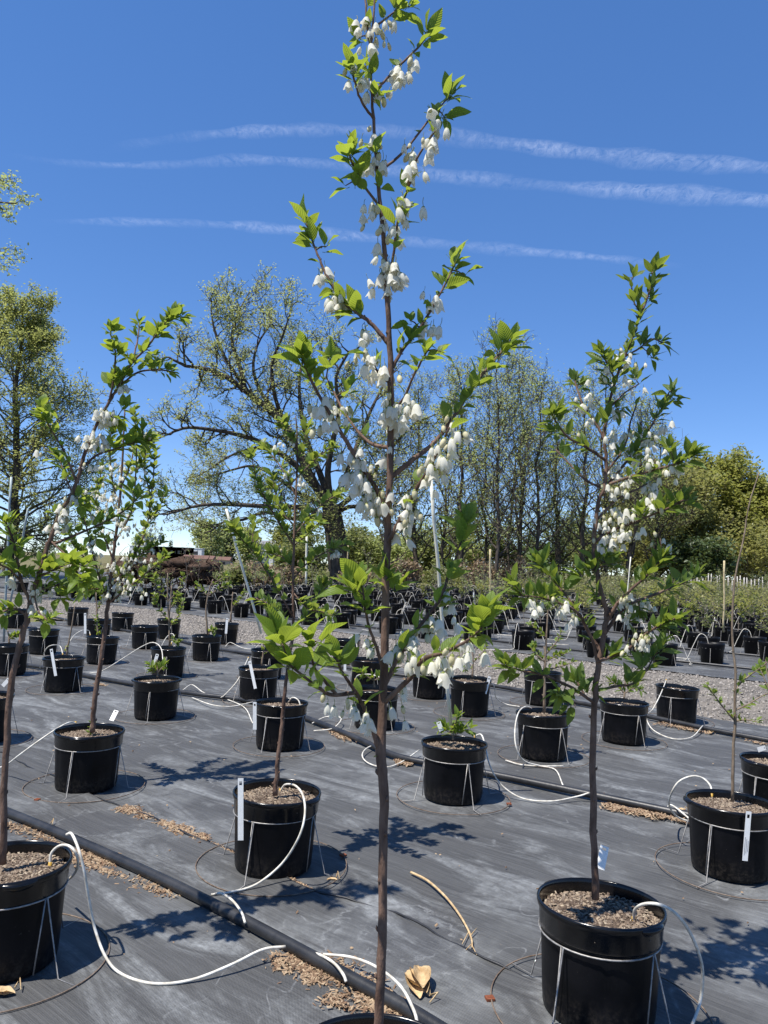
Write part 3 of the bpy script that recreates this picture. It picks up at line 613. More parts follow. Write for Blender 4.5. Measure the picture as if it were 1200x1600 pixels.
def pot(key, px, py, desc, lvl=2, rz=None, stand=None, drop=0, no_handle=False, fill=0):
    p = gp(px, py, PH); p.z = 0; rz = R.uniform(0, 6.28) if rz is None else rz
    rt = empty('nursery_pot', p, rz); rt.rotation_euler = (R.gauss(0, .012), R.gauss(0, .012), rz); rt.scale = (1, 1, R.uniform(.985, 1.02)); obj('wall', WALL, rt); obj('rim', RIM, rt)
    for a in (0, math.pi): obj('handle', HANDLE, rt, Matrix.Rotation(a, 4, 'Z'))
    so_ = obj('soil', SOIL, rt)
    if lvl: tag(obj('bark_mulch', MULCH[R.randrange(3)], so_, Matrix.Rotation(R.uniform(0, 6), 4, 'Z')), kind='stuff')
    tag(rt, 'black nursery pot ' + desc, 'pot', 'black nursery pots in the front bed'); POTS[key] = (p, desc)
    st = empty('wire_stand', p, stand if stand is not None else R.uniform(0, 1.57)); obj('hoop', HOOP, st); obj('base_ring', BASE, st)
    for i in range(4): obj('leg', LEG, st, Matrix.Rotation(i * math.pi / 2, 4, 'Z'))
    if lvl > 1: obj('clip', CLIP, st, Matrix.Rotation(R.uniform(0, 6), 4, 'Z'))
    tag(st, 'wire stand of the pot ' + desc, 'stand', 'wire pot stands in the front bed'); return p
D2 = math.radians
for k, px, py, ds, lvl, rz, sa in [
    ('P', 588, 1668, 'cut by the bottom edge, holding the central stem', 2, .4, .6),
    ('A', 15, 1345, 'largest at the lower left, cut by the left edge', 2, -.95, 1.1),
    ('B', 937, 1412, 'largest at the lower right, under the right flowering sapling', 2, -.95, D2(-50)),
    ('C', 432, 1237, 'with a long white tag on its left rim', 2, 2.7, D2(-112)),
    ('D', 140, 1141, 'with a leaning sapling, at left below the bushy sapling', 2, -1.5, D2(-95)),
    ('E', 710, 1160, 'with a leafy sprig and tall cream stake', 2, .5, D2(-70)),
    ('F', 1142, 1250, 'with a bare twisting sapling and printed tag', 2, 3.0, D2(-50)),
    ('O', 1213, 1187, 'cut by the right edge behind the printed tag pot', 1, .3, D2(-60)),
    ('G', 850, 1113, 'left of the right sapling stem with a white tube loop', 1, 1, D2(-60)),
    ('H', 975, 1096, 'just right of the right sapling stem, leaf cluster above', 1, 2, D2(-70)),
    ('I', 1057, 1073, 'beside the gravel path at the right, no plant in it', 1, 1.5, D2(-35)),
    ('J', 246, 1060, 'with a short bright green sprout at left', 1, .2, D2(-90)),
    ('K', 101, 1027, 'with a white looped tag and bare twig at left', 1, .7, D2(-120)),
    ('L', 440, 1097, 'behind the long tagged pot, left of the central stem', 1, 1.9, D2(-115)),
    ('M', 735, 1061, 'with a white tag on its right rim near the gravel', 1, 1.2, D2(-115)),
    ('N', 405, 1043, 'with a white hooked tag under the large leaves', 1, .9, D2(-60)),
    ('Q', 418, 1015, 'half hidden behind the white hooked tag pot', 0, 1, .3),
    ('R', 541, 999, 'at the gravel edge, white tube over its rim', 0, 1, -1.3),
    ('S', 575, 1030, 'second behind the central stem, tag at its left', 0, 2, .5),
    ('T', 588, 1075, 'directly behind the central stem', 0, 1, -1.0),
    ('U', 848, 1050, 'behind the white tube loop at the gravel edge', 0, 1, .8),
    ('V', -25, 1085, 'cut by the left edge above the lower left pot', 1, 1, -.9),
    ('W', 17, 1007, 'at the left edge with the grey stake in it', 0, 1, -1.2),
    ('X', 69, 983, 'second from the left edge behind the grey stake pot', 0, 1, -1.1),
    ('Y', 122, 950, 'farthest back at left beside the gravel path', 0, 1, .4),
    ('Z', 160, 995, 'behind the leaning stem with a tag on its left', 0, 2, .2),
    ('AA', 155, 967, 'behind the leaning stem, next to last row at left', 0, 2, .7),
    ('AB', 192, 957, 'at the gravel edge right of the leaning stem', 0, 2, -.9),
    ('AC', 227, 978, 'behind the green sprout pot, third row back', 0, 2, -1.2),
    ('AD', 264, 1012, 'with a leafy young sapling behind the green sprout pot', 0, 2, -1.4),
    ('AE', 323, 993, 'with a thin small tree by the gravel at left', 0, 1, -1.1),
    ('AF', 354, 974, 'with an upright white tag at the gravel edge', 0, 1, .2),
    ('AG', 264, 967, 'behind the leafy young sapling at the gravel edge', 0, 1, .5),
    ('W2', 27, 952, 'at the left edge farthest back behind the thin poles', 0, 1, .5),
    ('M2', 672, 1040, 'behind the hanging flowers at the gravel edge', 0, 1, .9)]:
    pot(k, px, py, ds, lvl, rz, sa)
# ---- far beds
def far_pot_mesh(wire=True):
    m = MB(); m.lathe([(.18, 0), (.198, .25), (.207, .258), (.214, .33), (.2165, .35), (.206, .35), (.2, .305)], 20)
    m.f.append(tuple(m_ for m_ in range(19, -1, -1))); m.m.append(0)
    o = len(m.v); m.lathe([(.2, .306), (.001, .312)], 20, 1); return m
FARPOT = far_pot_mesh().mesh('far_pot', ['far_plastic', 'bark_chips'])
fs = MB(); fs.ring(.204, .262, .004, 16, 4)
for i in range(4):
    a = i * math.pi / 2; c, s_ = math.cos(a), math.sin(a); fs.tube([(.36 * c, .36 * s_, .005), (.275 * c, .275 * s_, .005), (.206 * c, .206 * s_, .262), (.194 * c + .012 * s_, .194 * s_ - .012 * c, .02)], .0038, 4)
FARSTAND = fs.mesh('far_stand', 'wire')
def tube_arc(seed):
    r = random.Random(seed); m = MB(); a = r.uniform(-.6, .6); h = r.uniform(.08, .17); d = r.choice((-1, 1)); e = r.uniform(.45, .8)
    pts = crom([(.06 * d, .04, .31), (.1 * d, .02, .31 + h * .9), (.2 * d, -.03, .33 + h), (.3 * d, -.07, .28), (.36 * d, -.1, .12), (.42 * d, -.12, .02), (e * d, -.05 + a * .3, .012), ((e + .25) * d, a * .6, .012)], 5)
    m.tube(pts, .0065, 4); return m.mesh('tube', 'white_tube')
ARCS = [tube_arc(i) for i in range(7)]
spots = []
tt = 13.1; rows = []
while tt < 46: rows += [tt, tt + 1.05]; tt += 2.55
rgf = random.Random(4)
for ri, t in enumerate(rows):
    s = -60 + (ri % 2) * .6
    while s < 60:
        p = bed(s + rgf.uniform(-.14, .14), t + rgf.uniform(-.1, .1)); s += 1.22
        if p.y < 8 or p.y > 50: continue
        x, y = proj(p + Vector((0, 0, .35)))
        if not (-25 < x < 1225): continue
        if x < 345 and p.y > 29: continue
        if x < 470 and p.y > 38: continue
        if rgf.random() < .06: continue
        spots.append((p, ri))
spots.sort(key=lambda q: q[0].y); ROWI = [q[1] for q in spots]; spots = [q[0] for q in spots]
ORD = 'first second third fourth fifth sixth seventh eighth ninth tenth eleventh twelfth thirteenth fourteenth fifteenth sixteenth seventeenth eighteenth nineteenth twentieth twenty-first twenty-second twenty-third twenty-fourth twenty-fifth twenty-sixth'.split()
def where(i, p):
    x, y = proj(p); z = ['by the left edge', 'at left', 'left of the central stem', 'right of the central stem', 'near the right sapling', 'by the right edge'][min(5, max(0, int(x / 200)))]
    return '%s row past gravel, %s' % (ORD[min(ROWI[i], 25)], z)
NEARN = 255; far_v = []; far_f = []
print('far pots', len(spots))
for i, p in enumerate(spots[:NEARN]):
    wh = where(i, p); lb = 'black nursery pot in the ' + wh; gname = 'pots, ' + wh
    o = obj('nursery_pot', FARPOT); o.location = p; o.rotation_euler = (0, 0, rgf.uniform(0, 6)); tag(o, lb, 'pot', gname)
    o = obj('wire_stand', FARSTAND); o.location = p; o.rotation_euler = (0, 0, rgf.uniform(0, 1.5)); tag(o, 'wire stand round a pot, ' + wh, 'stand', 'wire stands, ' + wh)
    if rgf.random() < .8:
        o = obj('drip_tube', ARCS[i % 7]); o.location = p; o.rotation_euler = (0, 0, rgf.uniform(-.7, .7)); tag(o, 'white drip tube arching from a pot, ' + wh, 'drip tube', 'drip tubes, ' + wh)
mm = MB()
for i, p in enumerate(spots[NEARN:]):
    o = len(mm.v); n = 10
    for (r_, z) in [(.18, 0), (.2, .25), (.2165, .35), (.204, .35), (.2, .31)]:
        for j in range(n): a = 6.2832 * j / n; mm.v.append((p.x + r_ * math.cos(a), p.y + r_ * math.sin(a), z))
    for q in range(4):
        for j in range(n): mm.f.append((o + q * n + j, o + q * n + (j + 1) % n, o + (q + 1) * n + (j + 1) % n, o + (q + 1) * n + j)); mm.m.append(0)
    mm.f.append(tuple(o + 4 * n + j for j in range(n))); mm.m.append(1)
    if i % 2 == 0:
        d = rgf.choice((-1, 1)); mm.tube([(p.x, p.y, .31), (p.x + .1 * d, p.y, .45), (p.x + .28 * d, p.y, .42), (p.x + .38 * d, p.y - .05, .1)], .009, 3, 2)
tag(mm.build('far_pots', ['far_plastic', 'soil_dark', 'white_tube']), 'farthest crowded rows of black pots before the trees', 'pots', kind='stuff')

# ---- black supply pipes
def pipe(pts, r, label, z=None, name='supply_pipe', wob=.0):
    C = crom([Vector((p.x, p.y, r + .003)) for p in pts], 8); m = MB(); m.tube(C, r, 12)
    return tag(m.build(name, 'poly_pipe'), label, 'pipe', 'black irrigation pipes')
pipe([gp(*p) for p in [(-140, 1215), (0, 1272), (110, 1318), (250, 1382), (370, 1443), (480, 1503), (560, 1548), (640, 1592), (760, 1668)]], .024, 'thick black irrigation pipe crossing the lower left foreground')
pipe([gp(*p) for p in [(-60, 1030), (60, 1045), (165, 1065), (290, 1086), (394, 1100), (480, 1127), (560, 1160), (620, 1187), (700, 1203), (780, 1218), (900, 1243), (1040, 1273), (1130, 1292), (1260, 1320)]], .024, 'black irrigation pipe across the middle, behind the central stem')
pipe([gp(*p) for p in [(40, 955), (130, 976), (250, 996), (330, 1015), (480, 1037), (610, 1056), (760, 1073), (900, 1101), (1030, 1127), (1120, 1146), (1260, 1172)]], .024, 'black irrigation pipe along the gravel path edge')
for i, t in enumerate([t0 + .52 for t0 in rows[::2]][:9]):
    pts = [bed(s, t + .06 * math.sin(s * .8 + i)) for s in np.arange(-22, 34, 1.5)]; pts = [p for p in pts if p.y > 6]
    pipe(pts, .024, 'black irrigation pipe along the %s pair of pot rows beyond the gravel' % ['first', 'second', 'third', 'fourth', 'fifth', 'sixth', 'seventh', 'eighth', 'ninth'][i])

# ---- white drip tubes of the front bed: (px, py, height)
def drip(pts, label, r=.0052, fit=True):
    C = crom([gp(x, y, max(z, .006)) for x, y, z in pts], 7); m = MB(); m.tube(C, r, 7)
    if fit:
        rt = empty('drip_tube', C[0]); o = m.build('tube', 'white_tube', rt); o.data.transform(Matrix.Translation(-C[0]))
        f = MB(); f.tube([Vector((0, 0, -.03)), Vector((0, 0, .012))], .007, 8); f.build('emitter_stake', 'yellow_fitting', rt)
    else: rt = m.build('drip_tube', 'white_tube')
    return tag(rt, label, 'drip tube', 'white drip tubes in the front bed')
drip([(78, 1352, .31), (80, 1334, .35), (92, 1322, .38), (108, 1322, .39), (120, 1336, .36), (121, 1356, .28), (112, 1370, .2), (100, 1378, .12)], 'short white tube curling over the lower left pot rim')
drip([(104, 1304, .42), (112, 1303, .43), (122, 1325, .41), (131, 1358, .34), (138, 1400, .24), (148, 1450, .12), (165, 1495, .04), (190, 1522, .008), (240, 1537, .008), (300, 1531, .01), (360, 1508, .03), (410, 1484, .05), (446, 1479, .05)], 'long white tube sweeping from the lower left pot to the pipe', fit=False)
drip([(332, 1398, .02), (345, 1396, .06), (362, 1406, .07), (377, 1425, .06), (383, 1442, .045)], 'stub of white tube beside the long tagged pot at the pipe', fit=False)
drip([(438, 1236, .31), (446, 1226, .35), (462, 1228, .38), (474, 1245, .37), (476, 1275, .31), (466, 1310, .22), (440, 1350, .09), (400, 1382, .02), (360, 1394, .008), (330, 1398, .008)], 'white tube bowing down the front of the long tagged pot')
drip([(474, 1486, .03), (500, 1492, .05), (522, 1505, .06), (536, 1522, .06), (541, 1534, .045)], 'short white tube arched over litter left of the central stem', fit=False)
drip([(505, 1491, .03), (550, 1496, .04), (590, 1512, .06), (625, 1540, .09), (645, 1575, .12), (652, 1600, .14), (650, 1625, .2)], 'white tube passing behind the central stem to the bottom edge', fit=False)
drip([(990, 1438, .31), (993, 1420, .36), (1010, 1412, .40), (1035, 1415, .41), (1060, 1432, .38), (1082, 1465, .3), (1097, 1510, .18), (1095, 1560, .07), (1080, 1605, .02), (1060, 1650, .01)], 'white tube arching out of the lower right pot')
drip([(1112, 1243, .31), (1110, 1228, .35), (1098, 1216, .38), (1080, 1213, .39), (1060, 1222, .36), (1048, 1242, .28), (1046, 1260, .18), (1058, 1276, .06), (1078, 1284, .02)], 'white tube looping left out of the printed tag pot')
drip([(1040, 1268, .01), (1046, 1258, .05), (1056, 1262, .06), (1078, 1280, .05)], 'small white tube end on the pipe at the right', fit=False)
drip([(118, 1130, .31), (108, 1129, .34), (90, 1138, .33), (60, 1158, .27), (30, 1180, .18), (8, 1196, .08), (-20, 1205, .01)], 'white tube running left from the bushy sapling pot')
drip([(742, 1150, .31), (752, 1148, .34), (758, 1165, .3), (765, 1195, .2), (782, 1225, .08), (815, 1247, .008), (860, 1252, .008), (900, 1245, .02), (920, 1239, .05)], 'white tube drooping right from the leafy sprig pot')
drip([(600, 1160, .01), (575, 1168, .03), (566, 1180, .02), (575, 1192, .006), (600, 1199, .006), (625, 1192, .01), (655, 1172, .04)], 'white tube loop on the cloth behind the central stem', fit=False)
drip([(833, 1108, .33), (822, 1104, .37), (811, 1112, .36), (805, 1135, .29), (806, 1165, .17), (818, 1188, .06), (845, 1197, .01), (868, 1203, .01), (880, 1228, .04)], 'white tube curving down the left of the looped tube pot')
drip([(880, 1197, .01), (850, 1197, .008), (815, 1195, .008), (790, 1188, .008)], 'white tube lying flat left of the looped tube pot', fit=False)
drip([(1041, 1063, .36), (1032, 1085, .31), (1020, 1108, .2), (1010, 1120, .1), (1020, 1140, .03), (1050, 1154, .008), (1080, 1152, .01), (1098, 1134, .05)], 'white tube drooping from the empty pot at the gravel')
drip([(98, 1022, .32), (94, 1010, .39), (82, 1008, .41), (72, 1014, .36), (66, 1030, .2), (62, 1045, .05)], 'white tube arching left from the pot with the bare twig')
drip([(141, 992, .33), (138, 985, .39), (126, 986, .41), (114, 995, .33), (104, 1012, .2)], 'white tube bowed left of the leaning stem')
drip([(255, 1042, .33), (252, 1014, .45), (240, 1004, .47), (222, 1010, .41), (190, 1030, .25), (160, 1048, .09), (140, 1052, .02)], 'long white tube rising left of the green sprout pot')
drip([(268, 1005, .32), (272, 994, .38), (268, 990, .39), (260, 996, .36), (252, 1010, .24)], 'small white tube at the leafy young sapling')
drip([(300, 1090, .01), (330, 1101, .03), (360, 1104, .02), (395, 1097, .04)], 'white tube on the cloth right of the green sprout pot', fit=False)
drip([(286, 1078, .03), (300, 1070, .05), (318, 1082, .02), (340, 1088, .01), (380, 1104, .01), (395, 1130, .03)], 'white tube wriggling to the pipe left of the far tagged pot', fit=False)
drip([(388, 1028, .33), (380, 1045, .29), (370, 1065, .18), (352, 1085, .06), (345, 1090, .03)], 'white tube slanting left from the white hooked tag pot')
drip([(555, 1062, .33), (560, 1055, .38), (580, 1054, .41), (600, 1062, .38), (606, 1075, .31)], 'white tube arched behind the central stem')
drip([(545, 998, .33), (549, 994, .38), (556, 1000, .36), (558, 1018, .25), (556, 1032, .12)], 'white tube over the pot at the gravel left of the central stem')
drip([(352, 1010, .02), (360, 1004, .05), (378, 1012, .02), (395, 1014, .02), (404, 1008, .03)], 'white tube looping on the cloth by the gravel at left', fit=False)
drip([(845, 1045, .32), (838, 1020, .36), (830, 1045, .28), (826, 1068, .15), (835, 1088, .03), (855, 1092, .01)], 'white tube from the pot at the gravel left of the right stem')
drip([(760, 1060, .33), (772, 1072, .24), (775, 1090, .1), (790, 1100, .01), (812, 1104, .01)], 'white tube right of the pot with the white tag by the gravel')
drip([(470, 1105, .32), (466, 1094, .37), (457, 1090, .38), (450, 1098, .31)], 'small white tube inside the pot behind the long tagged pot')
drip([(490, 1142, .01), (520, 1138, .03), (533, 1122, .06), (510, 1120, .03), (488, 1130, .02)], 'white tube coil on the pipe left of the central stem', fit=False)

# ---- white plant tags
def tagstrip(top, bot, wd, Y, label, prints=0, lean=0, name='plant_tag'):
    a = at(*top, Y); b = at(*bot, Y + lean); up = (a - b); Ln = up.length; z = up.normalized(); y = Vector((0, 1, 0)); x = y.cross(z).normalized(); y = z.cross(x)
    m = MB(); h = min(.05, Ln * .3); w2 = wd / 2; th = .0012
    m.box((0, 0, (Ln - h) / 2), (wd, th, Ln - h)); m.box((-w2 * .75, 0, Ln - h / 2), (w2 * .5, th, h)); m.box((w2 * .75, 0, Ln - h / 2), (w2 * .5, th, h)); m.box((0, 0, Ln - h * .14), (w2, th, h * .28)); m.box((0, 0, Ln - h * .82), (w2, th, h * .36))
    rt = m.build(name, 'tag_white', None, False); rt.matrix_world = Matrix(((x.x, y.x, z.x, b.x), (x.y, y.y, z.y, b.y), (x.z, y.z, z.z, b.z), (0, 0, 0, 1)))
    for i in range(prints):
        q = MB(); q.box((-wd * .28 + wd * .28 * i, -.0012, Ln * .3), (wd * .07, .001, Ln * (.36 - .07 * i))); q.build('print_line', 'print_grey', rt, False)
    return tag(rt, label, 'plant tag', 'white plastic plant tags')
tagstrip((376, 1216), (376, 1313), .026, 3.60, 'long white plant tag hanging on the left rim of the pot')
tagstrip((945, 1322), (938, 1358), .032, 2.83, 'white plant tag behind the stem in the lower right pot', lean=-.03)
tagstrip((1170, 1268), (1164, 1345), .026, 3.74, 'white printed plant tag hanging on the pot at the right', 3)
tagstrip((182, 1110), (174, 1126), .03, 5.12, 'white plant tag behind the bushy sapling pot rim', lean=-.05)
tagstrip((398, 1097), (398, 1140), .028, 6.0, 'white plant tag on the left rim of the pot behind the long tagged one')
tagstrip((390, 1033), (399, 1076), .03, 7.88, 'white hooked plant tag on the pot under the large leaves', lean=-.02)
tagstrip((80, 1014), (87, 1056), .03, 8.06, 'white looped plant tag on the pot with the bare twig')
tagstrip((355, 966), (353, 990), .04, 13.2, 'upright white plant tag at the gravel edge, left')
tagstrip((765, 1057), (758, 1084), .03, 7.75, 'white plant tag on the right rim of the pot by the gravel')
tagstrip((539, 1030), (539, 1048), .03, 9.0, 'white plant tag on the second pot behind the central stem')
tagstrip((1196, 1168), (1184, 1172), .03, 5.05, 'white plant tag in the pot cut by the right edge')
tagstrip((14, 1061), (4, 1072), .03, 6.1, 'white plant tag in the pot at the left edge')
tagstrip((133, 958), (133, 990), .03, 10.3, 'thin white plant tag left of the leaning stem')
tagstrip((246, 1022), (241, 1038), .03, 7.2, 'small white plant tag above the green sprout')
tagstrip((685, 1128), (690, 1142), .03, 5.05, 'small white plant tag behind the leafy sprig')
for i, (px, py, Y) in enumerate([(653, 942, 27), (835, 935, 25), (545, 960, 21), (740, 925, 33), (993, 948, 23), (1060, 950, 22), (470, 962, 20)]):
    tagstrip((px, py), (px, py + 9), .05, Y, 'tiny white plant tag among the far pots, %s' % ['right of the central stem', 'left of the right sapling', 'left of the central stem', 'near the cream stake', 'behind the right sapling stem', 'right of the right sapling stem', 'near the small leaved sapling'][i])

# ---- stakes and poles
def stake(a, b, Ya, Yb, r, mat, label, name='stake'):
    A, B = at(*a, Ya), at(*b, Yb); m = MB(); d = (A - B); pts = [B + d * (i / 6) + Vector((R.gauss(0, 1), R.gauss(0, 1), 0)) * r * .2 for i in range(7)]
    m.tube(pts, r, 8); return tag(m.build(name, mat), label, 'stake', 'stakes standing in the pots')
stake((353, 795), (408, 990), 7.9, 8.2, .013, 'stake_white', 'leaning white pole left of the small leaved sapling')
stake((673, 745), (704, 1134), 4.75, 5.05, .011, 'stake_white', 'tall cream stake right of the central stem')
stake((766, 858), (766, 948), 26, 26, .035, 'bamboo', 'short bamboo stake left of the right sapling')
stake((1132, 876), (1130, 988), 15.5, 15.5, .02, 'bamboo', 'bamboo stake among pots near the right edge')
stake((17, 745), (6, 1003), 9.2, 9.25, .014, 'stake_metal', 'grey metal stake at the left edge')
stake((44, 795), (14, 950), 15, 15.5, .022, 'stake_metal', 'thin grey stake leaning at left behind the big sapling')
stake((479, 838), (478, 912), 36, 36, .05, 'stake_white', 'thin white pole left of the oak trunk')
stake((544, 850), (541, 920), 34, 34, .03, 'bamboo', 'thin bamboo cane at the oak foot')
stake((985, 870), (975, 985), 16, 16, .012, 'stake_white', 'thin white rod right of the right sapling stem')
rg = random.Random(12)
for i in range(22):
    px = 1076 + i * 6.2 + rg.uniform(-2, 2); Y = 38 + rg.uniform(-.6, .6); a, b = at(px + rg.uniform(-1, 1), 898 + (px - 1076) * .02 + rg.uniform(-3, 8), Y), at(px, 930, Y)
    m = MB(); m.tube([b, a.lerp(b, .5), a], .027, 6); tag(m.build('wooden_stake', 'wood_post'), 'pale wooden stake, %s from the left in the row at far right' % ORD[i], 'stake', 'row of pale wooden stakes at the far right')

# ================================================================== saplings
def leaf_mesh(seed, mat, wid=.46, curl=.35, fold=.35, L=1.0, k=7, wavy=.03):
    r = random.Random(seed); V_ = []; Fc = []; UV = []
    prof = lambda v: (math.sin(math.pi * v ** .82) ** .85) * (1 - .25 * v)
    pet = .13; tw = r.uniform(-.35, .35)
    for i in range(k + 1):
        v = i / k; y = pet + (1 - pet) * v; hw = wid / 2 * max(0, prof(v)) if 0 < i < k else (.012 if i == 0 else 0)
        z0 = -curl * (v ** 2) * .5 + .08 * v; a = tw * v
        for q in (-1, -.5, 0, .5, 1):
            x = q * hw; z = z0 + fold * abs(x) - .5 * fold * abs(x) * abs(q) + wavy * math.sin(v * 9 + q * 3 + seed) * abs(q) * (hw / wid * 2)
            V_.append((x * math.cos(a), y - .1 * curl * v * v, z + x * math.sin(a))); UV.append((.5 + q * .5 * hw / (wid / 2), v))
    for i in range(k):
        for q in range(4): Fc.append((i * 5 + q, i * 5 + q + 1, (i + 1) * 5 + q + 1, (i + 1) * 5 + q))
    o = len(V_)
    for (x, y, z) in [(-.013, 0, 0), (.013, 0, 0), (.013, pet, 0), (-.013, pet, 0), (0, 0, -.02), (0, pet, -.02)]: V_.append((x, y, z)); UV.append((.5, 0))
    Fc += [(o, o + 1, o + 2, o + 3), (o, o + 3, o + 5, o + 4), (o + 1, o + 4, o + 5, o + 2)]
    me = bpy.data.meshes.new('leaf'); me.from_pydata(V_, [], Fc); me.materials.append(MATS[mat]); ul = me.uv_layers.new(name='UVMap')
    for l in me.loops: ul.data[l.index].uv = UV[l.vertex_index]
    me.polygons.foreach_set('use_smooth', [True] * len(me.polygons)); me.update(); return me
LEAVES = {'leaf': [leaf_mesh(i, 'leaf', R.uniform(.42, .56), R.uniform(.1, .7), R.uniform(.3, .8)) for i in range(9)],
          'leaf_dark': [leaf_mesh(20 + i, 'leaf_dark', R.uniform(.34, .44), R.uniform(.0, .5), R.uniform(.3, .9)) for i in range(9)],
          'leaf_small': [leaf_mesh(40 + i, 'leaf_small', R.uniform(.46, .6), R.uniform(.1, .6), R.uniform(.3, .8), k=5) for i in range(7)]}
def bell_mesh(seed, kind):
    r = random.Random(seed); m = MB(); n = 16; pl = r.uniform(.5, .95); bx = r.uniform(-.15, .15)
    C = crom([(0, 0, 0), (bx, .05, -pl * .45), (bx * .6, 0, -pl)], 3); m.tube(C, .03, 4, 1); c = C[-1]
    if kind == 'bud': prof = [(.03, 0), (.13, -.06), (.22, -.25), (.25, -.5), (.2, -.74), (.08, -.9), (.0, -.94)]; mt = 'bud'
    elif kind == 'half': prof = [(.04, 0), (.15, -.06), (.26, -.25), (.33, -.55), (.34, -.8), (.28, -1.0)]; mt = 'petal'
    else: prof = [(.05, 0), (.17, -.06), (.28, -.22), (.36, -.5), (.42, -.78), (.5, -1.0)]; mt = 'petal'
    o = len(m.v); ph = r.uniform(0, 6)
    for i, (rr, z) in enumerate(prof):
        u = i / (len(prof) - 1)
        for j in range(n):
            t = 2 * math.pi * j / n; lob = math.cos(4 * t + ph); q = rr * (1 + (.16 * u * lob + r.uniform(-.05, .05) * u if kind != 'bud' else .03 * lob)); zz = z - (.16 * u * u * lob if kind != 'bud' else 0)
            m.v.append((c.x + q * math.cos(t), c.y + q * math.sin(t), c.z + zz))
    for i in range(len(prof) - 1):
        for j in range(n): m.f.append((o + i * n + j, o + (i + 1) * n + j, o + (i + 1) * n + (j + 1) % n, o + i * n + (j + 1) % n)); m.m.append(0)
    o = len(m.v)   # calyx cap
    for (rr, z) in [(.03, .06), (.13, .0), (.19, -.1)]:
        for j in range(8): t = 2 * math.pi * j / 8; m.v.append((c.x + rr * math.cos(t), c.y + rr * math.sin(t), c.z + z - (.05 if j % 2 and rr > .18 else 0)))
    for i in range(2):
        for j in range(8): m.f.append((o + i * 8 + j, o + (i + 1) * 8 + j, o + (i + 1) * 8 + (j + 1) % 8, o + i * 8 + (j + 1) % 8)); m.m.append(1)
    return m.mesh('blossom', [mt, 'calyx'])
BELLS = [bell_mesh(i, k) for i, k in enumerate(['open', 'open', 'open', 'open', 'half', 'half', 'half', 'bud', 'bud', 'bud'])]

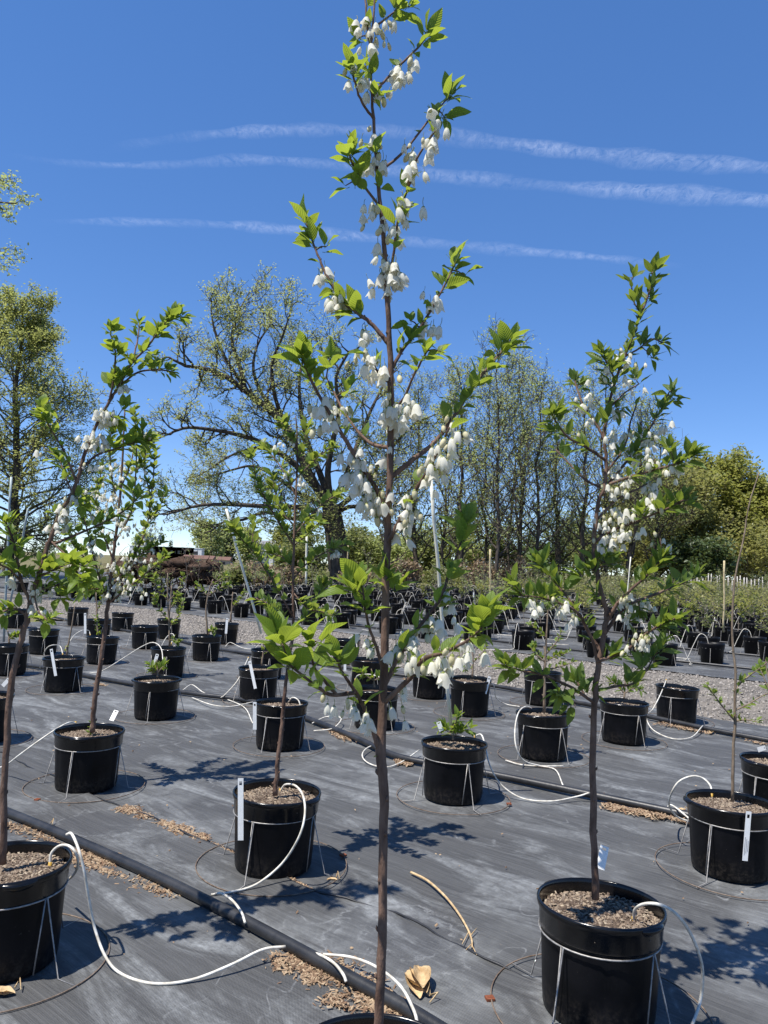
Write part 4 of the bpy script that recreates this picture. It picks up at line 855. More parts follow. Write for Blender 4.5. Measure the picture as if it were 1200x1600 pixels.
class Sapling:
    def __init__(s, name, label, cat='tree', group=None, base=None, leaf='leaf', bark='bark', seed=0):
        s.rt = empty(name, base); s.base = Vector(base); tag(s.rt, label, cat, group); s.P = []; s.leaf = leaf; s.bark = bark; s.r = random.Random(seed); s.nl = 0; s.nb = 0; s.extra = []; s.mul = 1.3
    def limb(s, pts, Y0, Y1, r0, r1, name='branch', knots=True, k=5, first=None):
        n = len(pts); W = [at(x, y, Y0 + (Y1 - Y0) * (i / (n - 1)) ** 1.2) for i, (x, y) in enumerate(pts)]
        if first is not None: W[0] = first
        r0 *= .82; r1 *= .9; C = crom(W, k); m = len(C); rad = []
        for i in range(m):
            q = r0 + (r1 - r0) * (i / (m - 1)); rad.append(q * (1 + (s.r.uniform(-.04, .06) if knots else 0)))
        C2 = [c + Vector((s.r.gauss(0, 1), s.r.gauss(0, 1), 0)) * rad[i] * (.18 if 0 < i < m - 1 else 0) for i, c in enumerate(C)]
        mb = MB(); mb.tube(C2, rad, 10 if r0 > .006 else 6)
        if knots and r0 > .004:      # bud scars
            for i in range(2, m - 1, 2):
                d = (C2[i + 1] - C2[i - 1]).normalized(); a = d.orthogonal(); a.rotate(Matrix.Rotation(s.r.uniform(0, 6.28), 3, d)); q = C2[i] + a * rad[i] * .6
                mb.tube([q - d * rad[i] * .4, q + a * rad[i] * .3, q + d * rad[i] * .6 + a * rad[i] * .4], [rad[i] * .36, rad[i] * .34, rad[i] * .1], 5)
        o = mb.build(name, s.bark if r0 > .004 else 'bark_young' if s.bark != 'bark' else 'bark', s.rt); o.data.transform(Matrix.Translation(-s.base))
        for i, c in enumerate(C2):
            d = (C2[min(i + 1, m - 1)] - C2[max(i - 1, 0)]).normalized(); s.P.append((c, d, o, proj(c), i / (m - 1)))
        return C2
    def near(s, px, py, tipsonly=False):
        return min(s.P, key=lambda q: (q[3][0] - px) ** 2 + (q[3][1] - py) ** 2 + (0 if q[2].name.startswith('branch') else 60))
    def put_leaf(s, q, d, size, par, lib=None):
        r = s.r; y = d.normalized(); up = Vector((r.gauss(0, .35), r.gauss(-.12, .35), 1)); x = y.cross(up)
        x = x.normalized() if x.length > 1e-4 else y.orthogonal().normalized(); z = x.cross(y); sc = size * 1.14 * r.uniform(.6, 1.28); q = q - s.base
        M = Matrix(((x.x * sc, y.x * sc, z.x * sc, q.x), (x.y * sc, y.y * sc, z.y * sc, q.y), (x.z * sc, y.z * sc, z.z * sc, q.z), (0, 0, 0, 1)))
        lb = LEAVES[lib or s.leaf]
        if s.nl >= 300: s.extra.append((lb[r.randrange(len(lb))], M)); return
        s.nl += 1; obj('leaf', lb[r.randrange(len(lb))], par, M)
    def finish(s):
        if not s.extra: return
        V_ = []; Fc = []; UV = []
        for me, M in s.extra:
            o = len(V_); V_ += [tuple(M @ v.co) for v in me.vertices]; Fc += [tuple(i + o for i in p.vertices) for p in me.polygons]; UV += [tuple(d.uv) for d in me.uv_layers[0].data]
        me = bpy.data.meshes.new('foliage'); me.from_pydata(V_, [], Fc); me.materials.append(s.extra[0][0].materials[0]); ul = me.uv_layers.new(name='UVMap')
        ul.data.foreach_set('uv', [c for u in UV for c in u]); me.polygons.foreach_set('use_smooth', [True] * len(me.polygons)); me.update(); tag(obj('foliage', me, s.rt), kind='stuff')
    def leaves(s, L):
        for (px, py, n, size) in L:
            c, d, o, pp, u = s.near(px, py); r = s.r; Yc = c.y + r.uniform(-.03, .03); ctr = at(px, py, Yc); off = ctr - c; a0 = r.uniform(0, 6.28)
            if off.length > .03:
                bp = [c, c.lerp(ctr, .5) + Vector((0, 0, .004)), ctr]; mb = MB(); mb.tube(bp, [.0022, .0018, .0012], 5); to = mb.build('twig', s.bark, s.rt); to.data.transform(Matrix.Translation(-s.base)); par = to; ax = (off.normalized() + d * .3 + Vector((0, 0, .35))).normalized()
            else: par = o; ax = (d + Vector((0, 0, .2))).normalized()
            n = int(n * s.mul + .5); size = min(size, .061)
            for i in range(n):
                a = a0 + i * 2.399; sd_ = ax.orthogonal().normalized(); sd_.rotate(Matrix.Rotation(a, 3, ax)); e = .25 + .75 * (i / max(1, n - 1))
                q = (ctr if off.length > .03 else c) - ax * size * .5 * (i / max(1, n)) * r.uniform(.6, 1.6)
                s.put_leaf(q, ax * (1.15 - .75 * e) + sd_ * e + Vector((0, 0, .12)), size * (.75 + .4 * e), par)
    def auto(s, n, size, umin=.2, spread=.9, up=.3):
        pool = [q for q in s.P if q[4] >= umin and not q[2].name.startswith('stem')] or s.P
        for i in range(n):
            c, d, o, pp, u = s.r.choice(pool); sd_ = d.orthogonal().normalized(); sd_.rotate(Matrix.Rotation(s.r.uniform(0, 6.28), 3, d))
            s.put_leaf(c + d * s.r.uniform(-.01, .01), d * .5 + sd_ * spread + Vector((0, 0, up)), size, o)
    def bells(s, L, size=.03, jit=.02):
        for (px, py, n) in L:
            c, d, o, pp, u = s.near(px, py); ctr = at(px, py - 12, c.y); off = ctr - c
            src = c if off.length < .05 else c.lerp(ctr, .85)
            if off.length >= .05:
                mb = MB(); mb.tube([c, c.lerp(src, .5), src], [.002, .0017, .0012], 5); to = mb.build('twig', s.bark, s.rt); to.data.transform(Matrix.Translation(-s.base)); o = to
            for i in range(int(n * 1.8 + .5)):
                r = s.r; q = src.lerp(ctr, r.random() * .6) + Vector((r.gauss(0, jit), r.gauss(0, jit), r.gauss(0, jit * .7)))
                sc = size * r.uniform(.66, 1.15); M = Matrix.Translation(q - s.base) @ Matrix.Rotation(r.uniform(0, 6.28), 4, 'Z') @ Matrix.Rotation(r.gauss(0, .28), 4, 'X') @ Matrix.Scale(sc, 4)
                s.nb += 1; obj('blossom', BELLS[r.randrange(len(BELLS))], o, M)
def potY(k): return POTS[k][0].y
def potbase(k, dx=0, dy=0): p = POTS[k][0]; return Vector((p.x + dx, p.y + dy, .305))

# ---- the central silverbell
Y = potY('P'); T = Sapling('silverbell_sapling', 'tall flowering sapling in the centre with white bells and a straight brown stem', 'sapling', 'flowering saplings', at(588, 1655, Y), seed=1)
SP = [(588, 1655), (592, 1590), (596, 1500), (598, 1400), (599, 1300), (600, 1230), (595, 1178), (598, 1100), (602, 1000), (603, 900), (607, 800), (610, 700), (611, 600), (608, 520), (604, 440), (598, 360), (591, 290), (586, 220), (581, 150), (580, 80), (585, 10), (588, -40)]
SR = [11, 10.5, 10.3, 10, 10, 11, 12, 9.5, 9.2, 9, 8.6, 8, 7.2, 6.5, 6, 5.3, 4.6, 4, 3.5, 3, 2.5, 2.2]
W = crom([at(x, y, Y + .05 * i / 21) for i, (x, y) in enumerate(SP)], 4); rd = np.interp(np.linspace(0, 21, len(W)), range(22), SR) * Y / F * .68
mb = MB(); mb.tube([p + Vector((R.gauss(0, .0006), R.gauss(0, .0006), 0)) for p in W], [q * R.uniform(.96, 1.05) for q in rd], 14)
for i in range(4, len(W) - 2, 3):
    d = (W[i + 1] - W[i - 1]).normalized(); a = d.orthogonal(); a.rotate(Matrix.Rotation(R.uniform(0, 6.28), 3, d)); q = W[i] + a * rd[i] * .6
    mb.tube([q - d * rd[i] * .5, q + a * rd[i] * .25, q + d * rd[i] * .6 + a * rd[i] * .25], [rd[i] * .4, rd[i] * .34, rd[i] * .1], 6)
o = mb.build('stem', 'bark', T.rt); o.data.transform(Matrix.Translation(-T.base))
for i in range(len(W)): T.P.append((W[i], (W[min(i + 1, len(W) - 1)] - W[max(i - 1, 0)]).normalized(), o, proj(W[i]), i / len(W)))
BR = [([(592, 1180), (575, 1120), (556, 1082), (534, 1048), (527, 1030)], -.12, 5), ([(553, 1084), (520, 1086), (500, 1076), (476, 1058), (452, 1038)], -.2, 4), ([(526, 1086), (505, 1062), (490, 1040), (484, 1005)], -.1, 3.4),
      ([(602, 1042), (590, 1018), (580, 990), (572, 960), (568, 930)], -.12, 4), ([(604, 1070), (618, 1035), (636, 1003), (655, 978), (685, 940), (702, 895), (718, 855), (730, 805)], .18, 5), ([(606, 1098), (635, 1065), (660, 1032), (697, 1018), (730, 1001), (752, 982)], -.22, 5.4),
      ([(611, 748), (640, 722), (678, 692), (710, 650), (742, 600), (775, 560), (798, 532)], .1, 5.5), ([(607, 860), (620, 822), (648, 768), (672, 730), (692, 690), (702, 668)], -.15, 5),
      ([(608, 808), (580, 752), (548, 700), (520, 655), (497, 615), (480, 580), (472, 555)], -.1, 5.2), ([(609, 712), (578, 692), (548, 660), (525, 620), (510, 590)], .15, 4), ([(608, 606), (590, 580), (575, 553)], -.08, 3.4),
      ([(604, 530), (582, 508), (560, 490), (540, 474), (515, 440), (502, 412), (488, 376), (478, 345)], .1, 4.4), ([(611, 580), (630, 545), (652, 518), (672, 488), (688, 458), (702, 432), (712, 408)], .1, 4), ([(612, 650), (632, 620), (645, 590), (658, 565), (668, 548)], -.12, 3),
      ([(604, 460), (612, 420), (618, 370), (627, 322), (642, 284)], -.1, 3.2), ([(598, 278), (630, 238), (662, 198), (684, 172)], .08, 3), ([(628, 296), (645, 262), (662, 230), (680, 205)], -.06, 2.6), ([(583, 144), (605, 122), (625, 102), (657, 70), (668, 52)], .06, 2.8),
      ([(581, 188), (566, 160), (555, 130), (550, 108)], -.08, 2.8), ([(587, 322), (570, 292), (556, 266), (547, 246), (548, 228)], -.05, 2.8), ([(580, 80), (574, 40), (571, 0), (570, -20)], .05, 2.5), ([(588, 40), (602, 30), (617, 18)], .05, 2.2)]
for pts, dY, r in BR:
    f = T.near(*pts[0])[0]; T.limb(pts, f.y, f.y + dY, r * Y / F, 1.6 * Y / F, first=f)
T.leaves([(434, 990, 8, .072), (450, 1020, 5, .06), (487, 990, 5, .07), (500, 1005, 4, .06), (470, 1050, 3, .05), (528, 1030, 4, .06), (545, 1032, 3, .055), (500, 1070, 3, .055), (560, 1095, 2, .05), (600, 1175, 3, .025), (563, 905, 8, .075), (595, 905, 7, .075), (545, 915, 5, .07), (625, 915, 5, .07), (575, 950, 4, .06),
          (735, 815, 8, .07), (720, 850, 6, .065), (705, 900, 5, .06), (690, 940, 4, .05), (765, 955, 8, .085), (745, 985, 5, .07), (700, 1012, 3, .045), (640, 1010, 3, .05), (625, 1050, 3, .045), (655, 1045, 3, .045),
          (805, 528, 7, .068), (785, 550, 6, .06), (762, 580, 5, .055), (740, 600, 5, .058), (722, 610, 5, .055), (735, 630, 3, .05), (705, 640, 3, .045), (470, 545, 8, .07), (490, 560, 6, .06), (515, 560, 6, .06), (505, 595, 4, .05), (545, 610, 4, .055), (555, 640, 3, .05), (480, 590, 3, .05),
          (545, 490, 5, .06), (560, 475, 4, .055), (535, 470, 3, .05), (480, 345, 6, .058), (492, 375, 5, .055), (510, 385, 3, .05), (525, 440, 3, .04), (712, 415, 6, .062), (695, 440, 5, .05), (725, 430, 2, .06), (668, 545, 6, .055), (650, 530, 6, .055), (640, 560, 3, .05), (690, 550, 2, .05), (640, 500, 3, .045),
          (635, 340, 5, .055), (642, 290, 2, .05), (620, 320, 3, .045), (705, 150, 6, .058), (695, 185, 6, .055), (680, 175, 3, .05), (668, 50, 7, .055), (650, 70, 3, .04), (553, 95, 6, .052), (570, 105, 5, .055), (585, 115, 4, .05), (548, 235, 5, .058), (565, 225, 5, .055), (560, 265, 5, .05), (540, 290, 2, .05), (575, 270, 3, .045),
          (590, 150, 4, .045), (640, 10, 6, .05), (625, 5, 4, .045), (600, 230, 2, .05), (560, 60, 4, .045), (595, 290, 3, .04), (630, 385, 2, .04)])
T.auto(110, .047, .2)
T.bells([(535, 1108, 6), (545, 1122, 4), (582, 1000, 3), (625, 985, 4), (638, 1010, 5), (690, 985, 6), (715, 935, 4), (700, 970, 4), (690, 1030, 5), (720, 1032, 4), (650, 1030, 4), (646, 1092, 2), (625, 1110, 2), (722, 985, 3),
         (632, 832, 3), (638, 795, 5), (650, 778, 5), (700, 700, 7), (690, 715, 6), (712, 675, 3), (722, 665, 2), (665, 725, 3), (655, 740, 2), (582, 760, 7), (572, 775, 4), (560, 705, 7), (550, 735, 7), (558, 745, 4), (530, 630, 6), (515, 625, 4), (490, 660, 4), (575, 805, 3), (590, 800, 2),
         (572, 548, 6), (575, 572, 5), (563, 525, 3), (622, 640, 7), (630, 625, 5), (620, 655, 4), (640, 618, 3), (605, 640, 2), (620, 690, 2), (628, 575, 3), (520, 465, 6), (532, 462, 4), (497, 418, 3), (682, 500, 3), (675, 465, 2), (608, 405, 5), (618, 425, 5), (585, 425, 3), (605, 440, 3), (628, 430, 2),
         (562, 325, 4), (600, 350, 3), (632, 310, 4), (590, 360, 2), (625, 345, 2), (580, 205, 3), (592, 230, 4), (578, 240, 3), (637, 232, 4), (645, 250, 3), (688, 190, 4), (680, 215, 4), (638, 105, 5), (630, 115, 3), (612, 142, 3), (550, 118, 3), (575, 130, 3), (600, 55, 4), (560, 35, 3), (605, 65, 3), (600, 30, 2)], .0265, .018); T.finish()

# ---- the right silverbell
Y = potY('B'); T = Sapling('silverbell_sapling', 'flowering sapling with crooked dark stem and dark leaves in the lower right pot', 'sapling', 'flowering saplings', at(930, 1402, Y), 'leaf_dark', seed=2); T.mul = 1.9
T.limb([(930, 1405), (928, 1300), (926, 1200), (928, 1120), (930, 1080), (937, 1030), (943, 994), (948, 961), (940, 928), (933, 901), (928, 848), (931, 813), (936, 781), (945, 757), (947, 720), (945, 677), (952, 630), (965, 585), (980, 547), (998, 500), (1012, 465), (1021, 422)], Y, Y + .05, 6 * Y / F * 1.1, 1.4 * Y / F, 'stem', k=4)
for pts, dY, r in [([(945, 722), (918, 700), (890, 685), (872, 664), (863, 648)], -.15, 3), ([(940, 765), (915, 750), (890, 725), (868, 702)], .15, 2.6), ([(946, 690), (935, 668), (913, 637), (902, 608), (897, 590)], .1, 2.8), ([(940, 770), (968, 735), (1000, 692), (1030, 645), (1046, 612)], .2, 3.2), ([(945, 757), (985, 745), (1020, 735), (1055, 725), (1082, 712)], -.2, 3),
                   ([(933, 812), (965, 780), (1000, 762), (1030, 745)], .15, 2.8), ([(929, 852), (955, 830), (1000, 812), (1035, 798), (1066, 782)], -.15, 2.8), ([(946, 975), (962, 948), (985, 922), (1010, 900), (1035, 872)], -.1, 4), ([(944, 990), (975, 950), (1015, 932), (1060, 914), (1088, 900)], .2, 4),
                   ([(938, 1022), (918, 985), (895, 945), (872, 915), (852, 892), (838, 876)], .12, 3.6), ([(936, 1040), (925, 1000), (905, 960), (880, 945), (850, 935), (815, 930)], -.2, 3), ([(936, 1035), (975, 1018), (1010, 990), (1040, 972), (1062, 965)], -.15, 3.4), ([(930, 1080), (965, 1072), (990, 1068), (1008, 1050), (1020, 1030)], .1, 3), ([(928, 1098), (905, 1082), (885, 1070), (850, 1055), (815, 1048), (790, 1040)], -.25, 3.2), ([(915, 1088), (905, 1072), (900, 1062)], .05, 2),
                   ([(975, 560), (998, 545), (1018, 530), (1035, 535)], .1, 2), ([(962, 595), (950, 570), (940, 555)], -.06, 2), ([(950, 640), (975, 615), (998, 600)], .1, 2), ([(1000, 495), (990, 470), (986, 440)], .04, 1.4), ([(947, 740), (975, 700), (985, 660), (995, 630)], .05, 2.2)]:
    f = T.near(*pts[0])[0]; T.limb(pts, f.y, f.y + dY, r * Y / F, 1.3 * Y / F, first=f)
T.leaves([(1020, 425, 7, .06), (1012, 445, 6, .055), (1018, 465, 6, .055), (990, 430, 3, .05), (1000, 485, 5, .05), (1005, 505, 5, .05), (980, 520, 5, .05), (978, 545, 5, .05), (1035, 530, 6, .06), (1010, 545, 4, .055), (1020, 560, 3, .055), (940, 550, 7, .06), (955, 575, 6, .06), (975, 575, 5, .06), (990, 590, 4, .06), (950, 600, 5, .055), (897, 592, 7, .058), (912, 600, 4, .05), (862, 645, 6, .062), (875, 640, 4, .06), (862, 675, 5, .055),
          (1050, 612, 7, .062), (1040, 640, 7, .06), (1055, 625, 3, .065), (1025, 655, 5, .055), (1000, 680, 4, .06), (965, 640, 5, .06), (950, 660, 4, .06), (985, 705, 5, .06), (965, 710, 4, .06), (1080, 715, 7, .062), (1065, 725, 6, .06), (1090, 720, 3, .06), (1045, 700, 4, .06), (1060, 780, 7, .068), (1045, 790, 5, .065), (1075, 785, 3, .065), (1000, 800, 6, .06), (990, 745, 3, .06), (925, 690, 3, .05), (905, 700, 3, .05),
          (945, 870, 7, .07), (930, 880, 4, .065), (960, 880, 4, .065), (1035, 872, 8, .07), (1020, 890, 6, .065), (1010, 905, 4, .06), (1088, 898, 7, .07), (1070, 900, 6, .075), (1050, 915, 5, .06), (838, 880, 7, .07), (860, 895, 6, .07), (880, 910, 5, .06), (905, 900, 6, .07), (920, 890, 4, .065), (815, 925, 6, .07), (800, 910, 4, .065), (850, 935, 4, .06), (930, 930, 5, .06), (1000, 955, 7, .07), (1030, 965, 8, .072), (1060, 960, 6, .075), (1045, 985, 6, .075), (985, 970, 4, .06), (1020, 1025, 7, .075), (1000, 1040, 6, .07), (990, 1060, 4, .06), (1035, 1010, 5, .075),
          (785, 1035, 7, .075), (810, 1045, 4, .06), (905, 1062, 6, .065), (870, 1085, 6, .07), (885, 1105, 6, .07), (880, 1085, 5, .07), (930, 1085, 3, .05), (840, 1050, 3, .055), (960, 1020, 5, .065), (955, 1035, 3, .06)])
T.auto(210, .054, .2)
T.bells([(975, 560, 5), (985, 565, 3), (940, 580, 4), (990, 600, 3), (935, 600, 2), (930, 632, 2), (897, 630, 3), (915, 665, 3), (968, 640, 3), (970, 675, 5), (955, 685, 3), (1005, 690, 6), (1000, 705, 4), (1030, 680, 4), (1045, 672, 3), (1040, 735, 5), (1020, 720, 4), (960, 740, 5), (975, 755, 5), (955, 765, 4), (1025, 760, 6), (1015, 770, 5), (1012, 785, 5), (970, 800, 5), (980, 800, 4), (945, 810, 3), (950, 835, 4), (975, 850, 7), (990, 840, 5), (960, 860, 4), (1030, 838, 2),
         (985, 930, 5), (975, 945, 4), (1000, 950, 5), (1020, 955, 4), (1005, 990, 5), (1000, 1000, 4), (850, 945, 3), (830, 950, 2), (860, 965, 3), (880, 965, 3), (885, 945, 2), (945, 820, 2)], .0265, .022); T.finish()

# ---- the left silverbell
Y = potY('A'); T = Sapling('silverbell_sapling', 'sapling leaning right across the left side from the lower left pot', 'sapling', 'flowering saplings', at(4, 1348, Y), 'leaf', seed=3); T.mul = 1.5
T.limb([(4, 1350), (6, 1240), (12, 1130), (24, 1040), (33, 1000), (44, 962), (52, 925), (63, 894), (71, 863), (81, 837), (97, 795), (113, 771), (126, 734), (136, 697), (152, 661), (171, 627), (184, 606), (207, 566), (228, 545), (250, 515), (272, 488)], Y, Y + .1, 6.6 * Y / F, 1.4 * Y / F, 'stem', k=4)
for pts, dY, r in [([(48, 938), (34, 910), (26, 868), (16, 831), (6, 812)], -.1, 3.4), ([(34, 910), (15, 890), (-5, 880), (-30, 872)], -.15, 2.2), ([(126, 730), (150, 712), (185, 700), (215, 690), (238, 688)], .15, 2.6), ([(118, 748), (100, 705), (78, 668), (65, 638)], -.1, 2.6), ([(78, 848), (105, 870), (118, 890), (128, 908)], -.15, 2.2), ([(80, 856), (120, 835), (165, 815), (198, 795), (215, 778)], .2, 2.8),
                   ([(184, 608), (215, 582), (250, 578), (272, 582)], .1, 2.2), ([(171, 628), (178, 590), (180, 550), (172, 520)], -.1, 2.4), ([(207, 566), (215, 530), (218, 505)], .1, 2), ([(113, 771), (104, 750), (97, 730), (92, 715)], .08, 2), ([(60, 900), (85, 890), (110, 880), (135, 885)], -.1, 2.2), ([(52, 925), (75, 918), (100, 912), (120, 915)], .1, 2.2), ([(44, 962), (20, 950), (0, 958), (-20, 955)], -.08, 2.4), ([(165, 640), (185, 660), (190, 690)], .1, 2), ([(50, 930), (60, 955), (75, 970)], -.12, 1.8)]:
    f = T.near(*pts[0])[0]; T.limb(pts, f.y, f.y + dY, r * Y / F, 1.2 * Y / F, first=f)
T.leaves([(275, 485, 8, .06), (262, 500, 7, .055), (245, 510, 6, .055), (285, 495, 5, .055), (250, 530, 5, .055), (225, 545, 5, .05), (218, 505, 6, .05), (175, 515, 8, .055), (180, 540, 7, .055), (195, 555, 5, .05), (205, 570, 5, .05), (190, 585, 6, .06), (170, 590, 6, .06), (180, 605, 5, .06), (270, 580, 7, .055), (250, 575, 6, .055), (235, 570, 5, .05), (240, 555, 4, .05), (65, 635, 6, .06), (70, 660, 5, .055), (92, 715, 4, .065), (105, 745, 3, .05),
          (190, 650, 6, .06), (195, 635, 5, .055), (200, 690, 5, .06), (230, 688, 8, .068), (215, 695, 6, .06), (222, 670, 5, .055), (190, 705, 4, .055), (205, 765, 3, .07), (215, 780, 6, .06), (200, 795, 5, .055), (160, 810, 6, .06), (130, 790, 5, .065), (120, 780, 4, .06), (140, 770, 3, .05), (150, 840, 5, .055), (110, 830, 4, .05), (85, 800, 3, .05),
          (60, 875, 6, .06), (85, 885, 7, .065), (110, 880, 6, .065), (130, 905, 7, .065), (100, 915, 6, .06), (118, 915, 5, .06), (140, 890, 4, .06), (75, 920, 5, .055), (60, 900, 4, .055), (5, 815, 6, .055), (15, 835, 5, .055), (25, 870, 5, .055), (-5, 880, 6, .06), (20, 890, 4, .055), (0, 955, 6, .06), (20, 950, 4, .05), (75, 970, 6, .055), (45, 900, 4, .05), (30, 850, 4, .05), (-20, 900, 5, .06), (95, 935, 5, .055)])
T.auto(170, .052, .2)
T.bells([(160, 640, 8), (165, 650, 6), (155, 643, 6), (157, 680, 8), (152, 690, 6), (160, 690, 4), (152, 725, 3), (102, 785, 6), (98, 800, 6), (88, 815, 4), (105, 775, 4), (62, 930, 4), (68, 925, 4), (62, 945, 3), (10, 905, 3), (205, 600, 2), (60, 705, 2), (230, 680, 2)], .0265, .018); T.finish()

# ---- the bushy silverbell behind it
Y = potY('D'); T = Sapling('silverbell_sapling', 'bushy many branched sapling full of small white bells, at left', 'sapling', 'flowering saplings', at(144, 1142, Y), 'leaf_small', seed=4)
T.limb([(144, 1144), (148, 1096), (158, 1030), (166, 966), (170, 926), (178, 860), (185, 800), (190, 740), (193, 680), (195, 640)], Y, Y + .05, 5 * Y / F, 1.2 * Y / F, 'stem')
rg = random.Random(14)
for pts, dY, r in [([(168, 940), (150, 885), (138, 835), (125, 790)], -.2, 2.4), ([(170, 930), (205, 875), (228, 825), (238, 760), (242, 705)], .2, 2.6), ([(168, 950), (205, 915), (235, 890), (258, 870)], -.1, 2), ([(176, 880), (160, 830), (150, 780), (160, 730)], .25, 2), ([(180, 850), (205, 800), (212, 740), (214, 690)], -.2, 2), ([(170, 930), (140, 905), (115, 880), (95, 860)], .2, 2),
                   ([(186, 790), (175, 750), (172, 700), (175, 660)], .1, 1.6), ([(189, 760), (205, 720), (212, 670), (208, 640)], .1, 1.6), ([(225, 830), (245, 800), (258, 770)], .1, 1.5), ([(148, 880), (120, 860), (105, 830)], -.1, 1.5), ([(200, 880), (230, 860), (250, 850)], .15, 1.5), ([(160, 830), (140, 800), (130, 770)], -.1, 1.4), ([(212, 740), (228, 710), (236, 690)], .1, 1.3), ([(170, 930), (150, 920), (128, 925)], -.2, 1.8), ([(235, 770), (225, 735), (228, 700)], .1, 1.2)]:
    f = T.near(*pts[0])[0]; T.limb(pts, f.y, f.y + dY, r * Y / F, .9 * Y / F, first=f, knots=False, k=4)
T.auto(900, .055, .1); 
fl = []
for i in range(74):
    a = rg.uniform(0, 6.28); q = rg.random() ** .6; fl.append((182 + 62 * q * math.cos(a), 815 + 130 * q * math.sin(a), rg.randint(2, 4)))
T.bells(fl + [(190, 920, 3), (215, 925, 3), (230, 930, 2), (120, 880, 3), (140, 890, 3), (150, 870, 4), (160, 900, 3)], .028, .03); T.finish()

# ---- the small leaved sapling left of the centre
Y = potY('C'); T = Sapling('silverbell_sapling', 'thin sapling with small leaves left of the central stem, in the long tagged pot', 'sapling', 'flowering saplings', at(430, 1241, Y), 'leaf_small', seed=5)
T.limb([(430, 1243), (433, 1196), (440, 1140), (444, 1092), (451, 1030), (458, 981), (458, 887), (461, 805), (464, 736), (464, 676), (462, 650)], Y, Y + .08, 4.6 * Y / F, 1 * Y / F, 'stem')
for pts, dY, r in [([(457, 960), (430, 915), (402, 870), (380, 845), (364, 825)], -.2, 2), ([(459, 900), (480, 880), (510, 862), (540, 850)], .2, 2), ([(459, 860), (435, 815), (415, 780), (400, 745), (393, 710)], -.15, 2), ([(461, 830), (490, 800), (515, 780), (535, 768)], .15, 1.8), ([(462, 775), (445, 740), (428, 715), (408, 695)], .15, 1.6), ([(463, 755), (485, 725), (505, 708), (520, 698)], -.1, 1.6),
                   ([(455, 1000), (440, 970), (420, 945), (400, 935)], .15, 1.6), ([(458, 930), (480, 950), (500, 955), (520, 962)], -.15, 1.5), ([(463, 720), (475, 690), (480, 665)], .05, 1.2), ([(464, 700), (450, 680), (440, 660)], -.05, 1.2), ([(460, 880), (440, 870), (420, 865)], .1, 1.2), ([(461, 820), (440, 800), (430, 770), (425, 745)], .1, 1.3), ([(400, 870), (395, 840), (398, 815)], .1, 1.2), ([(460, 850), (485, 830), (500, 815)], -.1, 1.3), ([(455, 985), (478, 965), (495, 935), (505, 915)], .1, 1.5)]:
    f = T.near(*pts[0])[0]; T.limb(pts, f.y, f.y + dY, r * Y / F, .8 * Y / F, first=f, knots=False, k=4)
T.leaves([(364, 825, 7, .05), (380, 840, 5, .045), (540, 850, 6, .045), (525, 855, 4, .045), (393, 710, 5, .045), (535, 768, 5, .045), (520, 698, 5, .04), (408, 695, 5, .045), (515, 915, 5, .04)])
T.auto(700, .052, .1)
T.bells([(525, 870, 4), (535, 872, 3), (440, 705, 2), (450, 745, 3), (470, 740, 2), (430, 775, 3), (500, 800, 3), (437, 860, 2), (475, 760, 3), (455, 690, 2)], .026, .012); T.finish()

# ---- smaller plants in the pots
def small(key, label, pts, brs, n, size, top=None, leaf='leaf_small', bells=(), bark='bark_young', r0=2.0, seed=0, lv=(), name='young_sapling', cat='sapling', group='young plants in the pots'):
    Y = potY(key); T = Sapling(name, label, cat, group, at(*pts[0], Y), leaf, bark, seed); T.limb(pts, Y, Y + .04, r0 * Y / F, .9 * Y / F, 'stem', knots=r0 > 2.4, k=4)
    for b in brs: f = T.near(*b[0])[0]; T.limb(b, f.y, f.y + T.r.uniform(-.15, .15), r0 * .6 * Y / F, .7 * Y / F, first=f, knots=False, k=4)
    if lv: T.leaves(lv)
    if n: T.auto(int(n * 1.6), size * 1.1, .05)
    if bells: T.bells(bells, .022, .012)
small('F', 'bare twisting thin sapling with few leaves in the printed tag pot', [(1144, 1252), (1146, 1180), (1148, 1110), (1149, 1050), (1144, 985), (1146, 930), (1150, 895), (1162, 840), (1170, 790), (1186, 738)], [[(1149, 1115), (1170, 1100), (1195, 1085), (1215, 1080)], [(1147, 1125), (1130, 1105), (1115, 1085), (1105, 1070)], [(1148, 1090), (1152, 1075), (1158, 1060)], [(1148, 1130), (1165, 1125), (1185, 1128)], [(1148, 1070), (1165, 1060), (1190, 1042), (1205, 1030)]], 70, .028, r0=3.0, seed=31)
small('E', 'low leafy sprig in the pot with the tall cream stake', [(708, 1156), (708, 1145), (706, 1130)], [[(708, 1150), (696, 1140), (690, 1135)], [(708, 1150), (722, 1142), (732, 1140)], [(707, 1140), (712, 1128), (715, 1120)]], 44, .06, leaf='leaf', seed=32)
small('G', 'slender pale stemmed sapling in the pot with the white tube loop', [(850, 1113), (851, 1060), (853, 1010), (856, 960), (857, 930)], [[(852, 1020), (868, 1005), (878, 985)], [(853, 1040), (835, 1020), (828, 1010)], [(854, 1000), (840, 985), (830, 975)], [(852, 1050), (880, 1040), (895, 1035)]], 60, .04, seed=33, r0=3)
small('H', 'leafy sprig spilling over the pot right of the right stem', [(975, 1092), (976, 1075), (978, 1058)], [[(976, 1082), (990, 1075), (1000, 1078)], [(976, 1080), (962, 1070), (955, 1065)]], 34, .065, leaf='leaf_dark', seed=34)
small('J', 'short bright green sprout in the pot at left', [(246, 1058), (246, 1045), (244, 1030)], [[(246, 1050), (254, 1042), (258, 1040)], [(246, 1050), (238, 1044), (236, 1040)]], 26, .06, leaf='leaf', seed=35)
